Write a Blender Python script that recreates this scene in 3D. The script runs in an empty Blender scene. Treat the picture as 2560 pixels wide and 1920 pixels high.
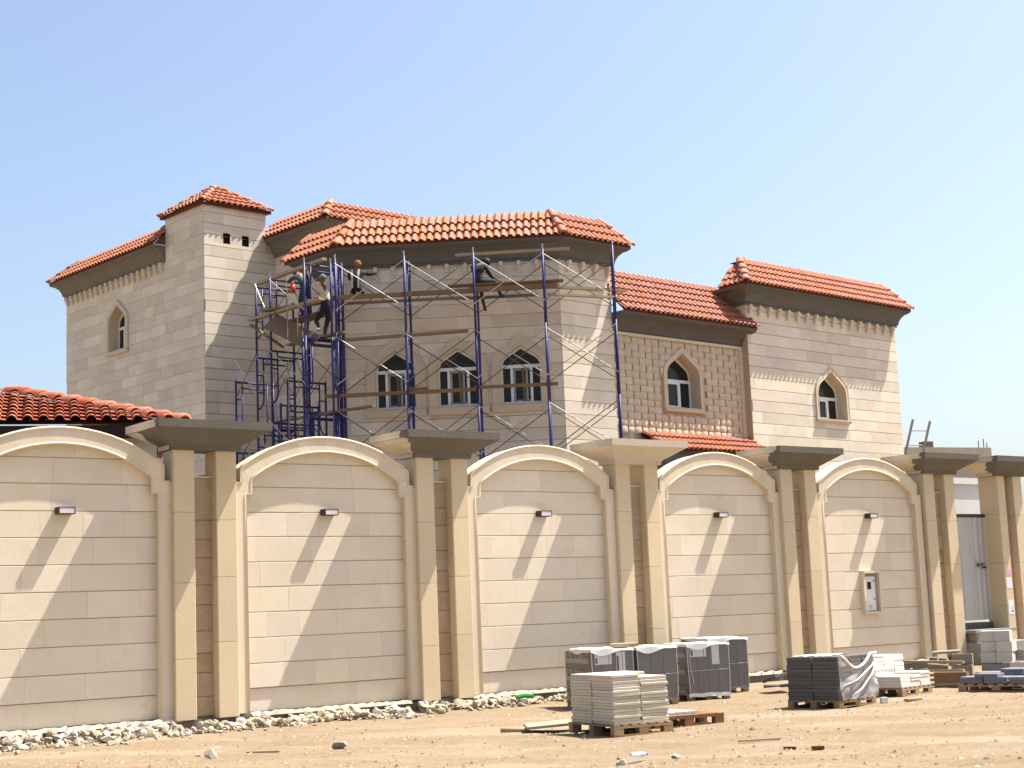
import bpy, bmesh, math, random
from mathutils import Vector, Matrix, Quaternion
random.seed(7)
R = math.radians
sc = bpy.context.scene
col = sc.collection
# ------------------------------------------------------------------ camera
PITCH, ROLL, FPX = R(8.24), R(-2.323), 3922.0
cam = bpy.data.cameras.new('camera'); camo = bpy.data.objects.new('camera', cam); col.objects.link(camo)
cam.sensor_fit = 'HORIZONTAL'; cam.sensor_width = 36.0; cam.lens = FPX / 2560 * 36.0
cam.clip_start = 0.1; cam.clip_end = 6000
fw = Vector((0, math.cos(PITCH), math.sin(PITCH))); u0 = Vector((0, -math.sin(PITCH), math.cos(PITCH))); r0 = Vector((1, 0, 0))
rt = r0 * math.cos(ROLL) + u0 * math.sin(ROLL); up = -r0 * math.sin(ROLL) + u0 * math.cos(ROLL)
m = Matrix((rt, up, -fw)).transposed().to_4x4(); m.translation = (0, 0, 1.65)
camo.matrix_world = m
sc.camera = camo
sc.render.resolution_x, sc.render.resolution_y = 1024, 768
# ------------------------------------------------------------------ light
SUN_YAW, SUN_EL = R(67.7), R(61.0)
w = bpy.data.worlds.new('World'); sc.world = w; w.use_nodes = True
wn = w.node_tree.nodes; wl = w.node_tree.links
sky = wn.new('ShaderNodeTexSky'); sky.sky_type = 'NISHITA'; sky.sun_disc = False
sky.sun_elevation = SUN_EL; sky.sun_rotation = SUN_YAW
sky.altitude = 0; sky.air_density = 1.0; sky.dust_density = 3.0; sky.ozone_density = 1.0
bg = wn['Background']; bg.inputs['Strength'].default_value = 0.09
wl.new(sky.outputs[0], bg.inputs['Color'])
sl = bpy.data.lights.new('sun', 'SUN'); sl.energy = 5.0; sl.angle = R(0.53); sl.color = (1.0, 0.93, 0.82)
so = bpy.data.objects.new('sun', sl); col.objects.link(so)
tosun = Vector((math.sin(SUN_YAW) * math.cos(SUN_EL), math.cos(SUN_YAW) * math.cos(SUN_EL), math.sin(SUN_EL)))
so.rotation_euler = (-tosun).to_track_quat('-Z', 'Y').to_euler(); so.location = tosun * 80
sc.view_settings.view_transform = 'Standard'; sc.view_settings.look = 'None'
sc.view_settings.exposure = 1.32; sc.view_settings.gamma = 1.0; sc.view_settings.use_curve_mapping = False
# ------------------------------------------------------------------ materials
MATS = {}
def mat(name, c, rough=0.8, c2=None, nscale=3.0, nmix=0.5, ovar=0.0, bump=0.0, bscale=40.0, spec=0.3, metal=0.0,
        spots=0.0, spotc=(0.25, 0.15, 0.07), spscale=2.0, stretch=None, fine=0.0, alpha=1.0, hue=0.0, trans=0.0):
    if name in MATS: return MATS[name]
    M = bpy.data.materials.new(name); M.use_nodes = True; MATS[name] = M
    N = M.node_tree.nodes; L = M.node_tree.links
    b = N['Principled BSDF']; b.inputs['Roughness'].default_value = rough; b.inputs['Metallic'].default_value = metal
    b.inputs['Specular IOR Level'].default_value = spec
    b.inputs['Alpha'].default_value = alpha
    b.inputs['Transmission Weight'].default_value = trans
    tc = N.new('ShaderNodeTexCoord'); vec = tc.outputs['Object']
    geo = N.new('ShaderNodeNewGeometry'); oi = N.new('ShaderNodeObjectInfo')
    # offset every piece's texture so that neighbours differ
    add = N.new('ShaderNodeMath'); add.operation = 'ADD'
    L.new(oi.outputs['Random'], add.inputs[0]); L.new(geo.outputs['Random Per Island'], add.inputs[1])
    fr = N.new('ShaderNodeMath'); fr.operation = 'FRACT'; L.new(add.outputs[0], fr.inputs[0])
    mp = N.new('ShaderNodeMapping'); L.new(vec, mp.inputs['Vector'])
    if stretch: mp.inputs['Scale'].default_value = stretch
    sc3 = N.new('ShaderNodeMath'); sc3.operation = 'MULTIPLY'; sc3.inputs[1].default_value = 37.0
    L.new(fr.outputs[0], sc3.inputs[0])
    cb = N.new('ShaderNodeCombineXYZ')
    for k in range(3): L.new(sc3.outputs[0], cb.inputs[k])
    if ovar > 0: L.new(cb.outputs[0], mp.inputs['Location'])
    v = mp.outputs[0]
    def noise(s, d=4.0, ro=0.6):
        n = N.new('ShaderNodeTexNoise'); n.inputs['Scale'].default_value = s; n.inputs['Detail'].default_value = d
        n.inputs['Roughness'].default_value = ro; L.new(v, n.inputs['Vector']); return n.outputs['Fac']
    def mix(f, a, bb, mode='MIX'):
        x = N.new('ShaderNodeMix'); x.data_type = 'RGBA'; x.blend_type = mode
        if isinstance(f, float): x.inputs['Factor'].default_value = f
        else: L.new(f, x.inputs['Factor'])
        for i, q in ((6, a), (7, bb)):
            if isinstance(q, tuple): x.inputs[i].default_value = (*q, 1)
            else: L.new(q, x.inputs[i])
        return x.outputs[2]
    def ramp(f, lo, hi, v0=0.0, v1=1.0):
        x = N.new('ShaderNodeMapRange'); L.new(f, x.inputs[0])
        x.inputs[1].default_value = lo; x.inputs[2].default_value = hi; x.inputs[3].default_value = v0; x.inputs[4].default_value = v1
        return x.outputs[0]
    c2 = c2 or tuple(q * 0.8 for q in c)
    out = mix(ramp(noise(nscale), 0.5 - nmix * 0.5, 0.5 + nmix * 0.5), c, c2)
    if ovar > 0:
        hs = N.new('ShaderNodeHueSaturation'); L.new(out, hs.inputs['Color'])
        L.new(ramp(fr.outputs[0], 0, 1, 1 - ovar, 1 + ovar), hs.inputs['Value'])
        f2 = N.new('ShaderNodeMath'); f2.operation = 'MULTIPLY'; f2.inputs[1].default_value = 7.31; L.new(fr.outputs[0], f2.inputs[0])
        f3 = N.new('ShaderNodeMath'); f3.operation = 'FRACT'; L.new(f2.outputs[0], f3.inputs[0])
        L.new(ramp(f3.outputs[0], 0, 1, 1 - ovar * 1.2, 1 + ovar * 1.2), hs.inputs['Saturation'])
        if hue: L.new(ramp(f3.outputs[0], 0, 1, 0.5 - hue, 0.5 + hue), hs.inputs['Hue'])
        out = hs.outputs[0]
    if fine > 0:
        f = ramp(noise(bscale * 1.7, 3.0, 0.7), 0.3, 0.7, 1 - fine, 1 + fine)
        cc = N.new('ShaderNodeCombineColor')
        for k in range(3): L.new(f, cc.inputs[k])
        out = mix(1.0, out, cc.outputs[0], 'MULTIPLY')
    if spots > 0:
        s = ramp(noise(spscale, 6.0, 0.72), 0.62, 0.78, 0.0, spots)
        out = mix(s, out, spotc)
    L.new(out, b.inputs['Base Color'])
    if bump > 0:
        bp = N.new('ShaderNodeBump'); bp.inputs['Strength'].default_value = bump; bp.inputs['Distance'].default_value = 0.02
        L.new(noise(bscale, 5.0, 0.65), bp.inputs['Height']); L.new(bp.outputs[0], b.inputs['Normal'])
    return M
STONE = mat('cream_limestone', (0.70, 0.625, 0.505), 0.75, (0.62, 0.525, 0.395), 1.6, 0.7, ovar=0.06, hue=0.005, bump=0.12, bscale=30, spots=0.45, spotc=(0.42, 0.30, 0.18), spscale=1.5, fine=0.06)
STONE2 = mat('villa_limestone', (0.70, 0.635, 0.535), 0.78, (0.56, 0.475, 0.365), 1.4, 0.7, ovar=0.115, hue=0.008, bump=0.15, bscale=26, spots=0.25, spotc=(0.36, 0.25, 0.15), spscale=2.0, fine=0.07)
TRIM = mat('limestone_trim', (0.66, 0.57, 0.435), 0.72, (0.60, 0.505, 0.365), 1.2, 0.7, ovar=0.05, bump=0.1, bscale=35, spots=0.4, spotc=(0.40, 0.26, 0.13), spscale=1.6, fine=0.05)
PILLAR = mat('yellow_limestone', (0.62, 0.51, 0.345), 0.72, (0.56, 0.45, 0.29), 1.4, 0.8, ovar=0.05, bump=0.1, bscale=30, fine=0.07, spots=0.2, spotc=(0.40, 0.27, 0.13), spscale=2.5)
SLOT = mat('brown_travertine', (0.33, 0.235, 0.15), 0.8, (0.43, 0.32, 0.21), 3.0, 0.6, ovar=0.06, bump=0.3, bscale=14, fine=0.12, stretch=(1, 1, 1.8))
MORTAR = mat('joint_mortar', (0.46, 0.375, 0.265), 0.95, (0.40, 0.32, 0.225), 6, 0.6)
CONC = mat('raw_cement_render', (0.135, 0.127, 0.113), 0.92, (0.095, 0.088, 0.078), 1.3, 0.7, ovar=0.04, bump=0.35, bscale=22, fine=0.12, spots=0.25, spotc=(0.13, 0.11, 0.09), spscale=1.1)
CONC2 = mat('weathered_cement', (0.155, 0.14, 0.118), 0.92, (0.11, 0.098, 0.082), 1.7, 0.8, ovar=0.05, bump=0.4, bscale=20, fine=0.14, spots=0.5, spotc=(0.15, 0.12, 0.09), spscale=1.4)
PLAST = mat('pale_plaster', (0.56, 0.49, 0.39), 0.88, (0.47, 0.40, 0.31), 1.8, 0.8, ovar=0.03, bump=0.3, bscale=16, fine=0.1, spots=0.45, spotc=(0.30, 0.22, 0.15), spscale=1.7)
TILE = mat('terracotta_tile', (0.43, 0.172, 0.098), 0.7, (0.34, 0.125, 0.07), 5.0, 0.7, ovar=0.09, hue=0.006, bump=0.1, bscale=60, fine=0.12, spec=0.25)
TILE2 = mat('terracotta_tile_dark', (0.37, 0.135, 0.08), 0.64, (0.30, 0.105, 0.06), 5.0, 0.7, ovar=0.11, hue=0.006, bump=0.1, bscale=60, fine=0.1)
DECK = mat('roof_underlay', (0.17, 0.065, 0.042), 0.95)
WHITE = mat('white_window_frame', (0.74, 0.74, 0.74), 0.4, (0.68, 0.68, 0.68), 4, 0.5)
GLASS = mat('dark_window_glass', (0.020, 0.023, 0.019), 0.12, (0.028, 0.031, 0.026), 2, 0.5, spec=0.16)
DARK = mat('dark_opening', (0.02, 0.017, 0.014), 0.95)
BLUE = mat('blue_scaffold_paint', (0.022, 0.026, 0.155), 0.5, (0.035, 0.035, 0.11), 9, 0.6, ovar=0.12, spots=0.5, spotc=(0.09, 0.06, 0.06), spscale=7, fine=0.15)
GALV = mat('galvanised_tube', (0.46, 0.46, 0.45), 0.45, (0.34, 0.32, 0.29), 6, 0.7, metal=0.35, ovar=0.1)
RUSTY = mat('rusty_brace', (0.17, 0.125, 0.085), 0.8, (0.11, 0.075, 0.05), 8, 0.7, ovar=0.15)
WOOD = mat('scaffold_timber', (0.225, 0.145, 0.085), 0.9, (0.15, 0.095, 0.055), 3, 0.8, ovar=0.16, bump=0.3, bscale=30, stretch=(0.25, 3, 3), fine=0.15, spots=0.3, spotc=(0.14, 0.085, 0.05), spscale=3)
PALE = mat('fresh_timber', (0.36, 0.265, 0.165), 0.88, (0.28, 0.20, 0.12), 3, 0.8, ovar=0.12, bump=0.2, bscale=30, stretch=(0.25, 3, 3), fine=0.1)
PALLET = mat('pallet_timber', (0.36, 0.245, 0.145), 0.88, (0.27, 0.175, 0.10), 3, 0.8, ovar=0.15, bump=0.3, bscale=30, stretch=(0.4, 2, 2), fine=0.15, spots=0.3, spotc=(0.16, 0.10, 0.06), spscale=3)
SLAB = mat('pale_sandstone_slab', (0.58, 0.53, 0.425), 0.85, (0.50, 0.45, 0.35), 4, 0.7, ovar=0.09, bump=0.3, bscale=25, fine=0.1)
SLABW = mat('white_paver', (0.66, 0.63, 0.56), 0.85, (0.58, 0.55, 0.48), 4, 0.7, ovar=0.07, bump=0.3, bscale=25, fine=0.1)
PAVER = mat('charcoal_paver', (0.115, 0.107, 0.10), 0.85, (0.085, 0.08, 0.075), 5, 0.7, ovar=0.13, bump=0.3, bscale=30, fine=0.15)
PAVERB = mat('blue_grey_paver', (0.20, 0.20, 0.225), 0.85, (0.15, 0.15, 0.17), 5, 0.7, ovar=0.12, bump=0.3, bscale=30, fine=0.12)
CARTON = mat('grey_carton', (0.155, 0.143, 0.132), 0.75, (0.125, 0.115, 0.105), 2, 0.7, ovar=0.1, fine=0.08, bump=0.15, bscale=8)
CARTONL = mat('printed_pale_band', (0.34, 0.32, 0.295), 0.7, (0.28, 0.26, 0.24), 2, 0.7)
PRINT = mat('dark_print', (0.06, 0.035, 0.03), 0.7)
PAPER = mat('white_paper', (0.74, 0.72, 0.74), 0.7, (0.66, 0.64, 0.66), 6, 0.6)
PINK = mat('pink_paper', (0.70, 0.36, 0.50), 0.7)
BLUEP = mat('blue_print', (0.06, 0.16, 0.36), 0.7)
WRAP = mat('plastic_wrap', (0.60, 0.57, 0.56), 0.3, (0.42, 0.40, 0.39), 5, 0.8, alpha=0.5, bump=0.7, bscale=9, spec=0.5)
WRAPT = mat('plastic_top_sheet', (0.80, 0.78, 0.73), 0.4, (0.68, 0.66, 0.62), 4, 0.7, bump=0.5, bscale=9)
WRAPC = mat('clear_wrap', (0.62, 0.60, 0.57), 0.25, (0.5, 0.48, 0.46), 5, 0.8, alpha=0.16, bump=0.8, bscale=7, spec=0.5)
BLOCK = mat('grey_concrete_block', (0.30, 0.275, 0.23), 0.93, (0.23, 0.205, 0.17), 5, 0.7, ovar=0.1, bump=0.4, bscale=35, fine=0.15)
BLOCKW = mat('white_concrete_block', (0.58, 0.555, 0.51), 0.93, (0.47, 0.445, 0.40), 4, 0.7, ovar=0.1, bump=0.35, bscale=35, fine=0.12)
RUB = mat('broken_limestone', (0.45, 0.385, 0.30), 0.95, (0.33, 0.275, 0.205), 6, 0.8, ovar=0.36, hue=0.012, bump=0.3, bscale=20, fine=0.15)
PEB = mat('loose_pebble', (0.36, 0.28, 0.185), 0.95, (0.22, 0.165, 0.11), 9, 0.7, ovar=0.5, bump=0.2, bscale=30)
METAL = mat('white_corrugated_sheet', (0.50, 0.50, 0.485), 0.38, (0.42, 0.415, 0.395), 2, 0.8, metal=0.25, fine=0.05, spots=0.25, spotc=(0.32, 0.27, 0.22), spscale=1.7)
LAMPB = mat('brown_lamp_body', (0.055, 0.036, 0.032), 0.5)
LAMPG = mat('frosted_lamp_glass', (0.70, 0.64, 0.67), 0.3)
WPAINT = mat('white_render', (0.72, 0.70, 0.67), 0.8, (0.62, 0.59, 0.56), 1.5, 0.7)
TEAL = mat('blue_grey_render', (0.27, 0.33, 0.35), 0.8)
SKIN = mat('skin', (0.20, 0.10, 0.06), 0.6)
HAIR = mat('black_hair', (0.016, 0.013, 0.012), 0.7)
SHIRT = mat('beige_shirt', (0.54, 0.46, 0.34), 0.9, (0.45, 0.375, 0.27), 9, 0.8)
NAVY = mat('black_trousers', (0.018, 0.019, 0.024), 0.9)
DNAVY = mat('navy_shirt', (0.013, 0.017, 0.028), 0.9)
JEAN = mat('blue_jeans', (0.03, 0.05, 0.10), 0.9)
TEALS = mat('grey_blue_shirt', (0.06, 0.085, 0.10), 0.9)
DGREEN = mat('dark_green_shirt', (0.030, 0.038, 0.034), 0.9)
HIVIS = mat('reflective_strip', (0.42, 0.46, 0.36), 0.6)
CAPG = mat('grey_cap', (0.16, 0.15, 0.14), 0.9)
ORANGE = mat('orange_headscarf', (0.26, 0.11, 0.04), 0.9)
SHOE = mat('olive_boot', (0.05, 0.048, 0.028), 0.8)
PALESHOE = mat('pale_sandal', (0.35, 0.29, 0.20), 0.8)
RED = mat('red_plastic', (0.62, 0.045, 0.05), 0.5)
GREEN = mat('green_plastic', (0.02, 0.24, 0.06), 0.4)
ROPE = mat('pale_rope', (0.42, 0.37, 0.29), 0.9)
FARW = mat('far_building_render', (0.40, 0.36, 0.30), 0.9, (0.34, 0.30, 0.25), 1, 0.6)
# ------------------------------------------------------------------ mesh helpers
class MB:
    def __init__(s): s.v = []; s.f = []; s.m = []; s.mi = 0
    def add(s, pts, faces):
        o = len(s.v); s.v += [tuple(p) for p in pts]
        for f in faces: s.f.append([o + i for i in f]); s.m.append(s.mi)
        return s
    def box(s, x0, x1, y0, y1, z0, z1):
        p = [(x, y, z) for z in (z0, z1) for y in (y0, y1) for x in (x0, x1)]
        return s.add(p, [(0, 2, 3, 1), (4, 5, 7, 6), (0, 1, 5, 4), (1, 3, 7, 5), (3, 2, 6, 7), (2, 0, 4, 6)])
    def hexa(s, p):   # 4 bottom, 4 top
        return s.add(p, [(3, 2, 1, 0), (4, 5, 6, 7), (0, 1, 5, 4), (1, 2, 6, 5), (2, 3, 7, 6), (3, 0, 4, 7)])
    def quad(s, a, b, c, d): return s.add([a, b, c, d], [(0, 1, 2, 3)])
    def poly(s, p): return s.add(p, [tuple(range(len(p)))])
    def tube(s, a, b, r, n=8, r2=None, cap=True):
        a, b = Vector(a), Vector(b); r2 = r if r2 is None else r2
        d = (b - a).normalized(); x = d.orthogonal().normalized(); y = d.cross(x)
        pts = [a + (x * math.cos(2 * math.pi * k / n) + y * math.sin(2 * math.pi * k / n)) * r for k in range(n)]
        pts += [b + (x * math.cos(2 * math.pi * k / n) + y * math.sin(2 * math.pi * k / n)) * r2 for k in range(n)]
        fs = [(k, (k + 1) % n, n + (k + 1) % n, n + k) for k in range(n)]
        if cap: fs += [tuple(range(n))[::-1], tuple(range(n, 2 * n))]
        return s.add(pts, fs)
    def path(s, pts, r, n=6):
        pts = [Vector(p) for p in pts]; rings = []; x = None
        for i, p in enumerate(pts):
            d0 = (p - pts[i - 1]).normalized() if i else (pts[1] - p).normalized()
            d1 = (pts[i + 1] - p).normalized() if i < len(pts) - 1 else d0
            t = (d0 + d1).normalized()
            if x is None: x = t.orthogonal().normalized()
            x = (x - t * x.dot(t)).normalized(); y = t.cross(x)
            rings.append([p + (x * math.cos(2 * math.pi * k / n) + y * math.sin(2 * math.pi * k / n)) * r for k in range(n)])
        fs = [(i * n + k, i * n + (k + 1) % n, (i + 1) * n + (k + 1) % n, (i + 1) * n + k) for i in range(len(pts) - 1) for k in range(n)]
        fs += [tuple(range(n))[::-1], tuple(range((len(pts) - 1) * n, len(pts) * n))]
        return s.add([q for r_ in rings for q in r_], fs)
    def beam(s, a, b, wd, h, upv=(0, 0, 1)):   # rectangular bar from a to b
        a, b = Vector(a), Vector(b); d = (b - a).normalized(); x = d.cross(Vector(upv)).normalized(); z = x.cross(d)
        q = [(-1, -1), (1, -1), (1, 1), (-1, 1)]
        return s.hexa([a + x * i * wd / 2 + z * j * h / 2 for i, j in q] + [b + x * i * wd / 2 + z * j * h / 2 for i, j in q])
    def mesh(s, name, mats, smooth=False):
        me = bpy.data.meshes.new(name); me.from_pydata(s.v, [], s.f)
        for M in (mats if isinstance(mats, (list, tuple)) else [mats]): me.materials.append(M)
        if any(s.m): me.polygons.foreach_set('material_index', s.m)
        if smooth: me.polygons.foreach_set('use_smooth', [True] * len(me.polygons))
        me.update(); return me
def obj(name, me, parent=None, loc=None, rot=None, M=None):
    o = bpy.data.objects.new(name, me); col.objects.link(o)
    if parent: o.parent = parent
    if M is not None: o.matrix_local = M
    else:
        if loc: o.location = loc
        if rot: o.rotation_euler = rot
    return o
def tag(o, label, cat, group=None):
    o['label'] = label; o['category'] = cat; o['kind'] = 'thing'
    if group: o['group'] = group
    return o
def kind(o, k): o['kind'] = k; return o
def root(name, label, cat, loc=(0, 0, 0), rz=0.0, group=None):
    o = bpy.data.objects.new(name, None); col.objects.link(o); o.location = loc; o.rotation_euler = (0, 0, rz); o.empty_display_size = 0.2
    return tag(o, label, cat, group)
def fix(me):
    bm = bmesh.new(); bm.from_mesh(me); bmesh.ops.recalc_face_normals(bm, faces=bm.faces); bm.to_mesh(me); bm.free(); return me
def sub_convex(poly, hole):
    """poly minus a convex hole (both lists of (x,y)); returns convex pieces"""
    def clip(p, a, b, keep_left):
        out = []
        for i in range(len(p)):
            q, r = p[i], p[(i + 1) % len(p)]
            dq = (b[0] - a[0]) * (q[1] - a[1]) - (b[1] - a[1]) * (q[0] - a[0]); dr = (b[0] - a[0]) * (r[1] - a[1]) - (b[1] - a[1]) * (r[0] - a[0])
            if not keep_left: dq, dr = -dq, -dr
            if dq >= 0: out.append(q)
            if (dq > 1e-9 and dr < -1e-9) or (dq < -1e-9 and dr > 1e-9):
                t = dq / (dq - dr); out.append((q[0] + (r[0] - q[0]) * t, q[1] + (r[1] - q[1]) * t))
        return out
    ar = sum(hole[i][0] * hole[(i + 1) % len(hole)][1] - hole[(i + 1) % len(hole)][0] * hole[i][1] for i in range(len(hole)))
    if ar < 0: hole = hole[::-1]
    xs = [p[0] for p in poly]; ys = [p[1] for p in poly]; hx = [p[0] for p in hole]; hy = [p[1] for p in hole]
    if max(xs) <= min(hx) or min(xs) >= max(hx) or max(ys) <= min(hy) or min(ys) >= max(hy): return [poly]
    out = []; rest = poly
    for i in range(len(hole)):
        a, b = hole[i], hole[(i + 1) % len(hole)]
        o = clip(rest, a, b, False)
        if len(o) > 2: out.append(o)
        rest = clip(rest, a, b, True)
        if len(rest) < 3: break
    def area(p): return abs(sum(p[i][0] * p[(i + 1) % len(p)][1] - p[(i + 1) % len(p)][0] * p[i][1] for i in range(len(p)))) / 2
    return [p for p in out if area(p) > 1e-4]
class Face:
    """a wall face: s runs left to right seen from outside, o outward, z up; local coords (a, -b, z)"""
    def __init__(s, a, b, da, db): s.a, s.b, s.da, s.db = a, b, da, db; s.na, s.nb = -db, da
    def P(s, t, o, z): return Vector((s.a + s.da * t + s.na * o, -(s.b + s.db * t + s.nb * o), z))
    def S(s): return Vector((s.da, -s.db, 0))
    def N(s): return Vector((s.na, -s.nb, 0))
def stone_mesh(F, polys, thk, bev, material, name, org):
    """slab(s) standing proud of face F; polys in (s,z)"""
    mb = MB(); s0, z0 = org
    for p in polys:
        if bev and len(polys) == 1 and len(p) == 4:
            xs = sorted(q[0] for q in p); zs = sorted(q[1] for q in p); a, b, c, d = xs[0], xs[-1], zs[0], zs[-1]
            outer = [(a, c), (b, c), (b, d), (a, d)]; e_ = 0.0006; inner = [(a + e_, c + bev), (b - e_, c + bev), (b - e_, d - bev), (a + e_, d - bev)]
            pts = [F.P(x, 0, z) for x, z in outer] + [F.P(x, thk - bev, z) for x, z in outer] + [F.P(x, thk, z) for x, z in inner]
            fs = [(8, 9, 10, 11)] + [(i, (i + 1) % 4, 4 + (i + 1) % 4, 4 + i) for i in range(4)] + [(4 + i, 4 + (i + 1) % 4, 8 + (i + 1) % 4, 8 + i) for i in range(4)]
            mb.add(pts, fs)
        else:
            n = len(p)
            mb.add([F.P(x, 0, z) for x, z in p] + [F.P(x, thk, z) for x, z in p], [tuple(range(n, 2 * n))] + [(i, (i + 1) % n, n + (i + 1) % n, n + i) for i in range(n)])
    o = F.P(s0, 0, z0); mb.v = [(x - o.x, y - o.y, z - o.z) for x, y, z in mb.v]
    return mb, o
def courses(F, s0, s1, zlist, lmin, lmax, holes, hg, vg, thk, bev, store, jit=0.0, maxu=None):
    """fill [s0,s1] with stones course by course; store gets (area, F, polys, thk, bev)"""
    for z0, z1 in zip(zlist, zlist[1:]):
        s = s0 - random.uniform(0, lmax * 0.7)
        while s < s1:
            l = random.uniform(lmin, lmax); a, b = max(s, s0), min(s + l, s1); s += l
            if s1 - s < lmin * 0.35: b = s1; s = s1
            if b - a < 0.05: continue
            p = [[(a + vg / 2, z0 + hg / 2), (b - vg / 2, z0 + hg / 2), (b - vg / 2, z1 - hg / 2), (a + vg / 2, z1 - hg / 2)]]
            for h in holes: p = [q for pp in p for q in sub_convex(pp, h)]
            if p: store.append(((b - a) * (z1 - z0) * (1 if len(p) == 1 else 0.6), F, p, thk + random.uniform(-jit, jit), bev))
def emit(store, parent, name, material, limit=300, fst=None):
    store.sort(key=lambda t: -t[0])
    for (ar, F, p, thk, bev) in store[:limit]:
        c = (sum(q[0] for q in p[0]) / len(p[0]), sum(q[1] for q in p[0]) / len(p[0]))
        mb, o = stone_mesh(F, p, thk, bev, material, name, c)
        obj(name, mb.mesh(name, material), parent, loc=o)
    if len(store) > limit:
        big = MB()
        for (ar, F, p, thk, bev) in store[limit:]:
            mb, o = stone_mesh(F, p, thk, bev, material, name, (0, 0)); big.add([(x + o.x, y + o.y, z + o.z) for x, y, z in mb.v], mb.f)
        kind(obj(name + '_remainder', big.mesh(name + '_remainder', material), parent), 'stuff')
def pane_grid(F, holes, s0, s1, z0, z1, o, mb):
    ps = [[(s0, z0), (s1, z0), (s1, z1), (s0, z1)]]
    for h in holes: ps = [q for p in ps for q in sub_convex(p, h)]
    for p in ps: mb.poly([F.P(x, o, z) for x, z in p])
# ------------------------------------------------------------------ ground
from mathutils import noise as NZ
def gmat():
    M = bpy.data.materials.new('sandy_ground'); M.use_nodes = True; N = M.node_tree.nodes; L = M.node_tree.links; b = N['Principled BSDF']
    b.inputs['Roughness'].default_value = 0.95; b.inputs['Specular IOR Level'].default_value = 0.1
    tc = N.new('ShaderNodeTexCoord')
    def noise(s, d=5, ro=0.6, st=None):
        n = N.new('ShaderNodeTexNoise'); n.inputs['Scale'].default_value = s; n.inputs['Detail'].default_value = d; n.inputs['Roughness'].default_value = ro
        mp = N.new('ShaderNodeMapping'); L.new(tc.outputs['Object'], mp.inputs[0]); L.new(mp.outputs[0], n.inputs['Vector'])
        if st: mp.inputs['Scale'].default_value = st; mp.inputs['Rotation'].default_value = (0, 0, R(-28))
        return n.outputs['Fac']
    def mr(f, lo, hi, a=0.0, c=1.0):
        x = N.new('ShaderNodeMapRange'); L.new(f, x.inputs[0])
        for i, q in enumerate((lo, hi, a, c)): x.inputs[i + 1].default_value = q
        return x.outputs[0]
    def mix(f, a, c):
        x = N.new('ShaderNodeMix'); x.data_type = 'RGBA'; L.new(f, x.inputs['Factor'])
        for i, q in ((6, a), (7, c)):
            if isinstance(q, tuple): x.inputs[i].default_value = (*q, 1)
            else: L.new(q, x.inputs[i])
        return x.outputs[2]
    c = mix(mr(noise(1.1), 0.35, 0.65), (0.195, 0.142, 0.088), (0.222, 0.170, 0.113))
    c = mix(mr(noise(0.42, 4, 0.6, (0.55, 1.5, 1)), 0.5, 0.64, 0, 0.85), c, (0.265, 0.215, 0.155))       # pale, driven-over strips
    c = mix(mr(noise(5.5, 5, 0.75), 0.56, 0.72, 0, 0.5), c, (0.20, 0.135, 0.078))
    c = mix(mr(noise(9, 6, 0.85), 0.50, 0.66, 0, 0.6), c, (0.30, 0.245, 0.18))
    c = mix(mr(noise(24, 5, 0.85), 0.56, 0.68, 0, 0.7), c, (0.17, 0.125, 0.08))
    c = mix(mr(noise(38, 3, 0.7), 0.62, 0.74, 0, 0.6), c, (0.175, 0.115, 0.065))
    L.new(c, b.inputs['Base Color'])
    bp = N.new('ShaderNodeBump'); bp.inputs['Strength'].default_value = 0.55; bp.inputs['Distance'].default_value = 0.05
    L.new(noise(14, 8, 0.75), bp.inputs['Height']); L.new(bp.outputs[0], b.inputs['Normal'])
    return M
SAND = gmat()
WO, WR = Vector((-14.152, 18.51, 0)), R(90 - 52.6)
HO, HR = Vector((1.37, 41.30, 0)), R(90 - 47.59)
dW = Vector((math.cos(WR), math.sin(WR), 0)); nW = Vector((math.sin(WR), -math.cos(WR), 0))
def wloc(u, b, z=0.0): return WO + dW * u + nW * b + Vector((0, 0, z))
def gz(x, y):
    p = Vector((x, y, 0)); q_ = x * 0.47 + y * 0.88
    rut = sum(-0.028 * math.exp(-((q_ - c_ + 0.25 * NZ.noise(p * 0.3)) / 0.13) ** 2) + 0.016 * math.exp(-((q_ - c_ - 0.26 + 0.25 * NZ.noise(p * 0.3)) / 0.12) ** 2) for c_ in (14.3, 15.9, 17.6, 19.2))
    h = rut + 0.035 * NZ.noise(p * 0.35) + 0.022 * NZ.noise(p * 1.3 + Vector((7, 3, 0))) + 0.012 * NZ.noise(p * 4.1)
    d = (Vector((x, y, 0)) - WO).dot(nW)
    return h if d > 0.9 else h * max(0.0, min(1, d / 0.9))
mb = MB(); nx, ny, x0, y0, st = 250, 225, -13.0, 10.0, 0.13
for j in range(ny):
    for i in range(nx):
        x, y = x0 + i * st, y0 + j * st; e = min(i, j, nx - 1 - i, ny - 1 - j)
        mb.v.append((x, y, gz(x, y) * min(1, e / 6)))
mb.f = [(j * nx + i, j * nx + i + 1, (j + 1) * nx + i + 1, (j + 1) * nx + i) for j in range(ny - 1) for i in range(nx - 1)]; mb.m = [0] * len(mb.f)
x1, y1 = x0 + (nx - 1) * st, y0 + (ny - 1) * st; B = 2500
o = [(-B, -B, 0), (B, -B, 0), (B, B, 0), (-B, B, 0), (x0, y0, 0), (x1, y0, 0), (x1, y1, 0), (x0, y1, 0)]
mb.add(o, [(0, 1, 5, 4), (1, 2, 6, 5), (2, 3, 7, 6), (3, 0, 4, 7)])
g = obj('ground', mb.mesh('ground', SAND, True)); kind(g, 'structure')
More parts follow.
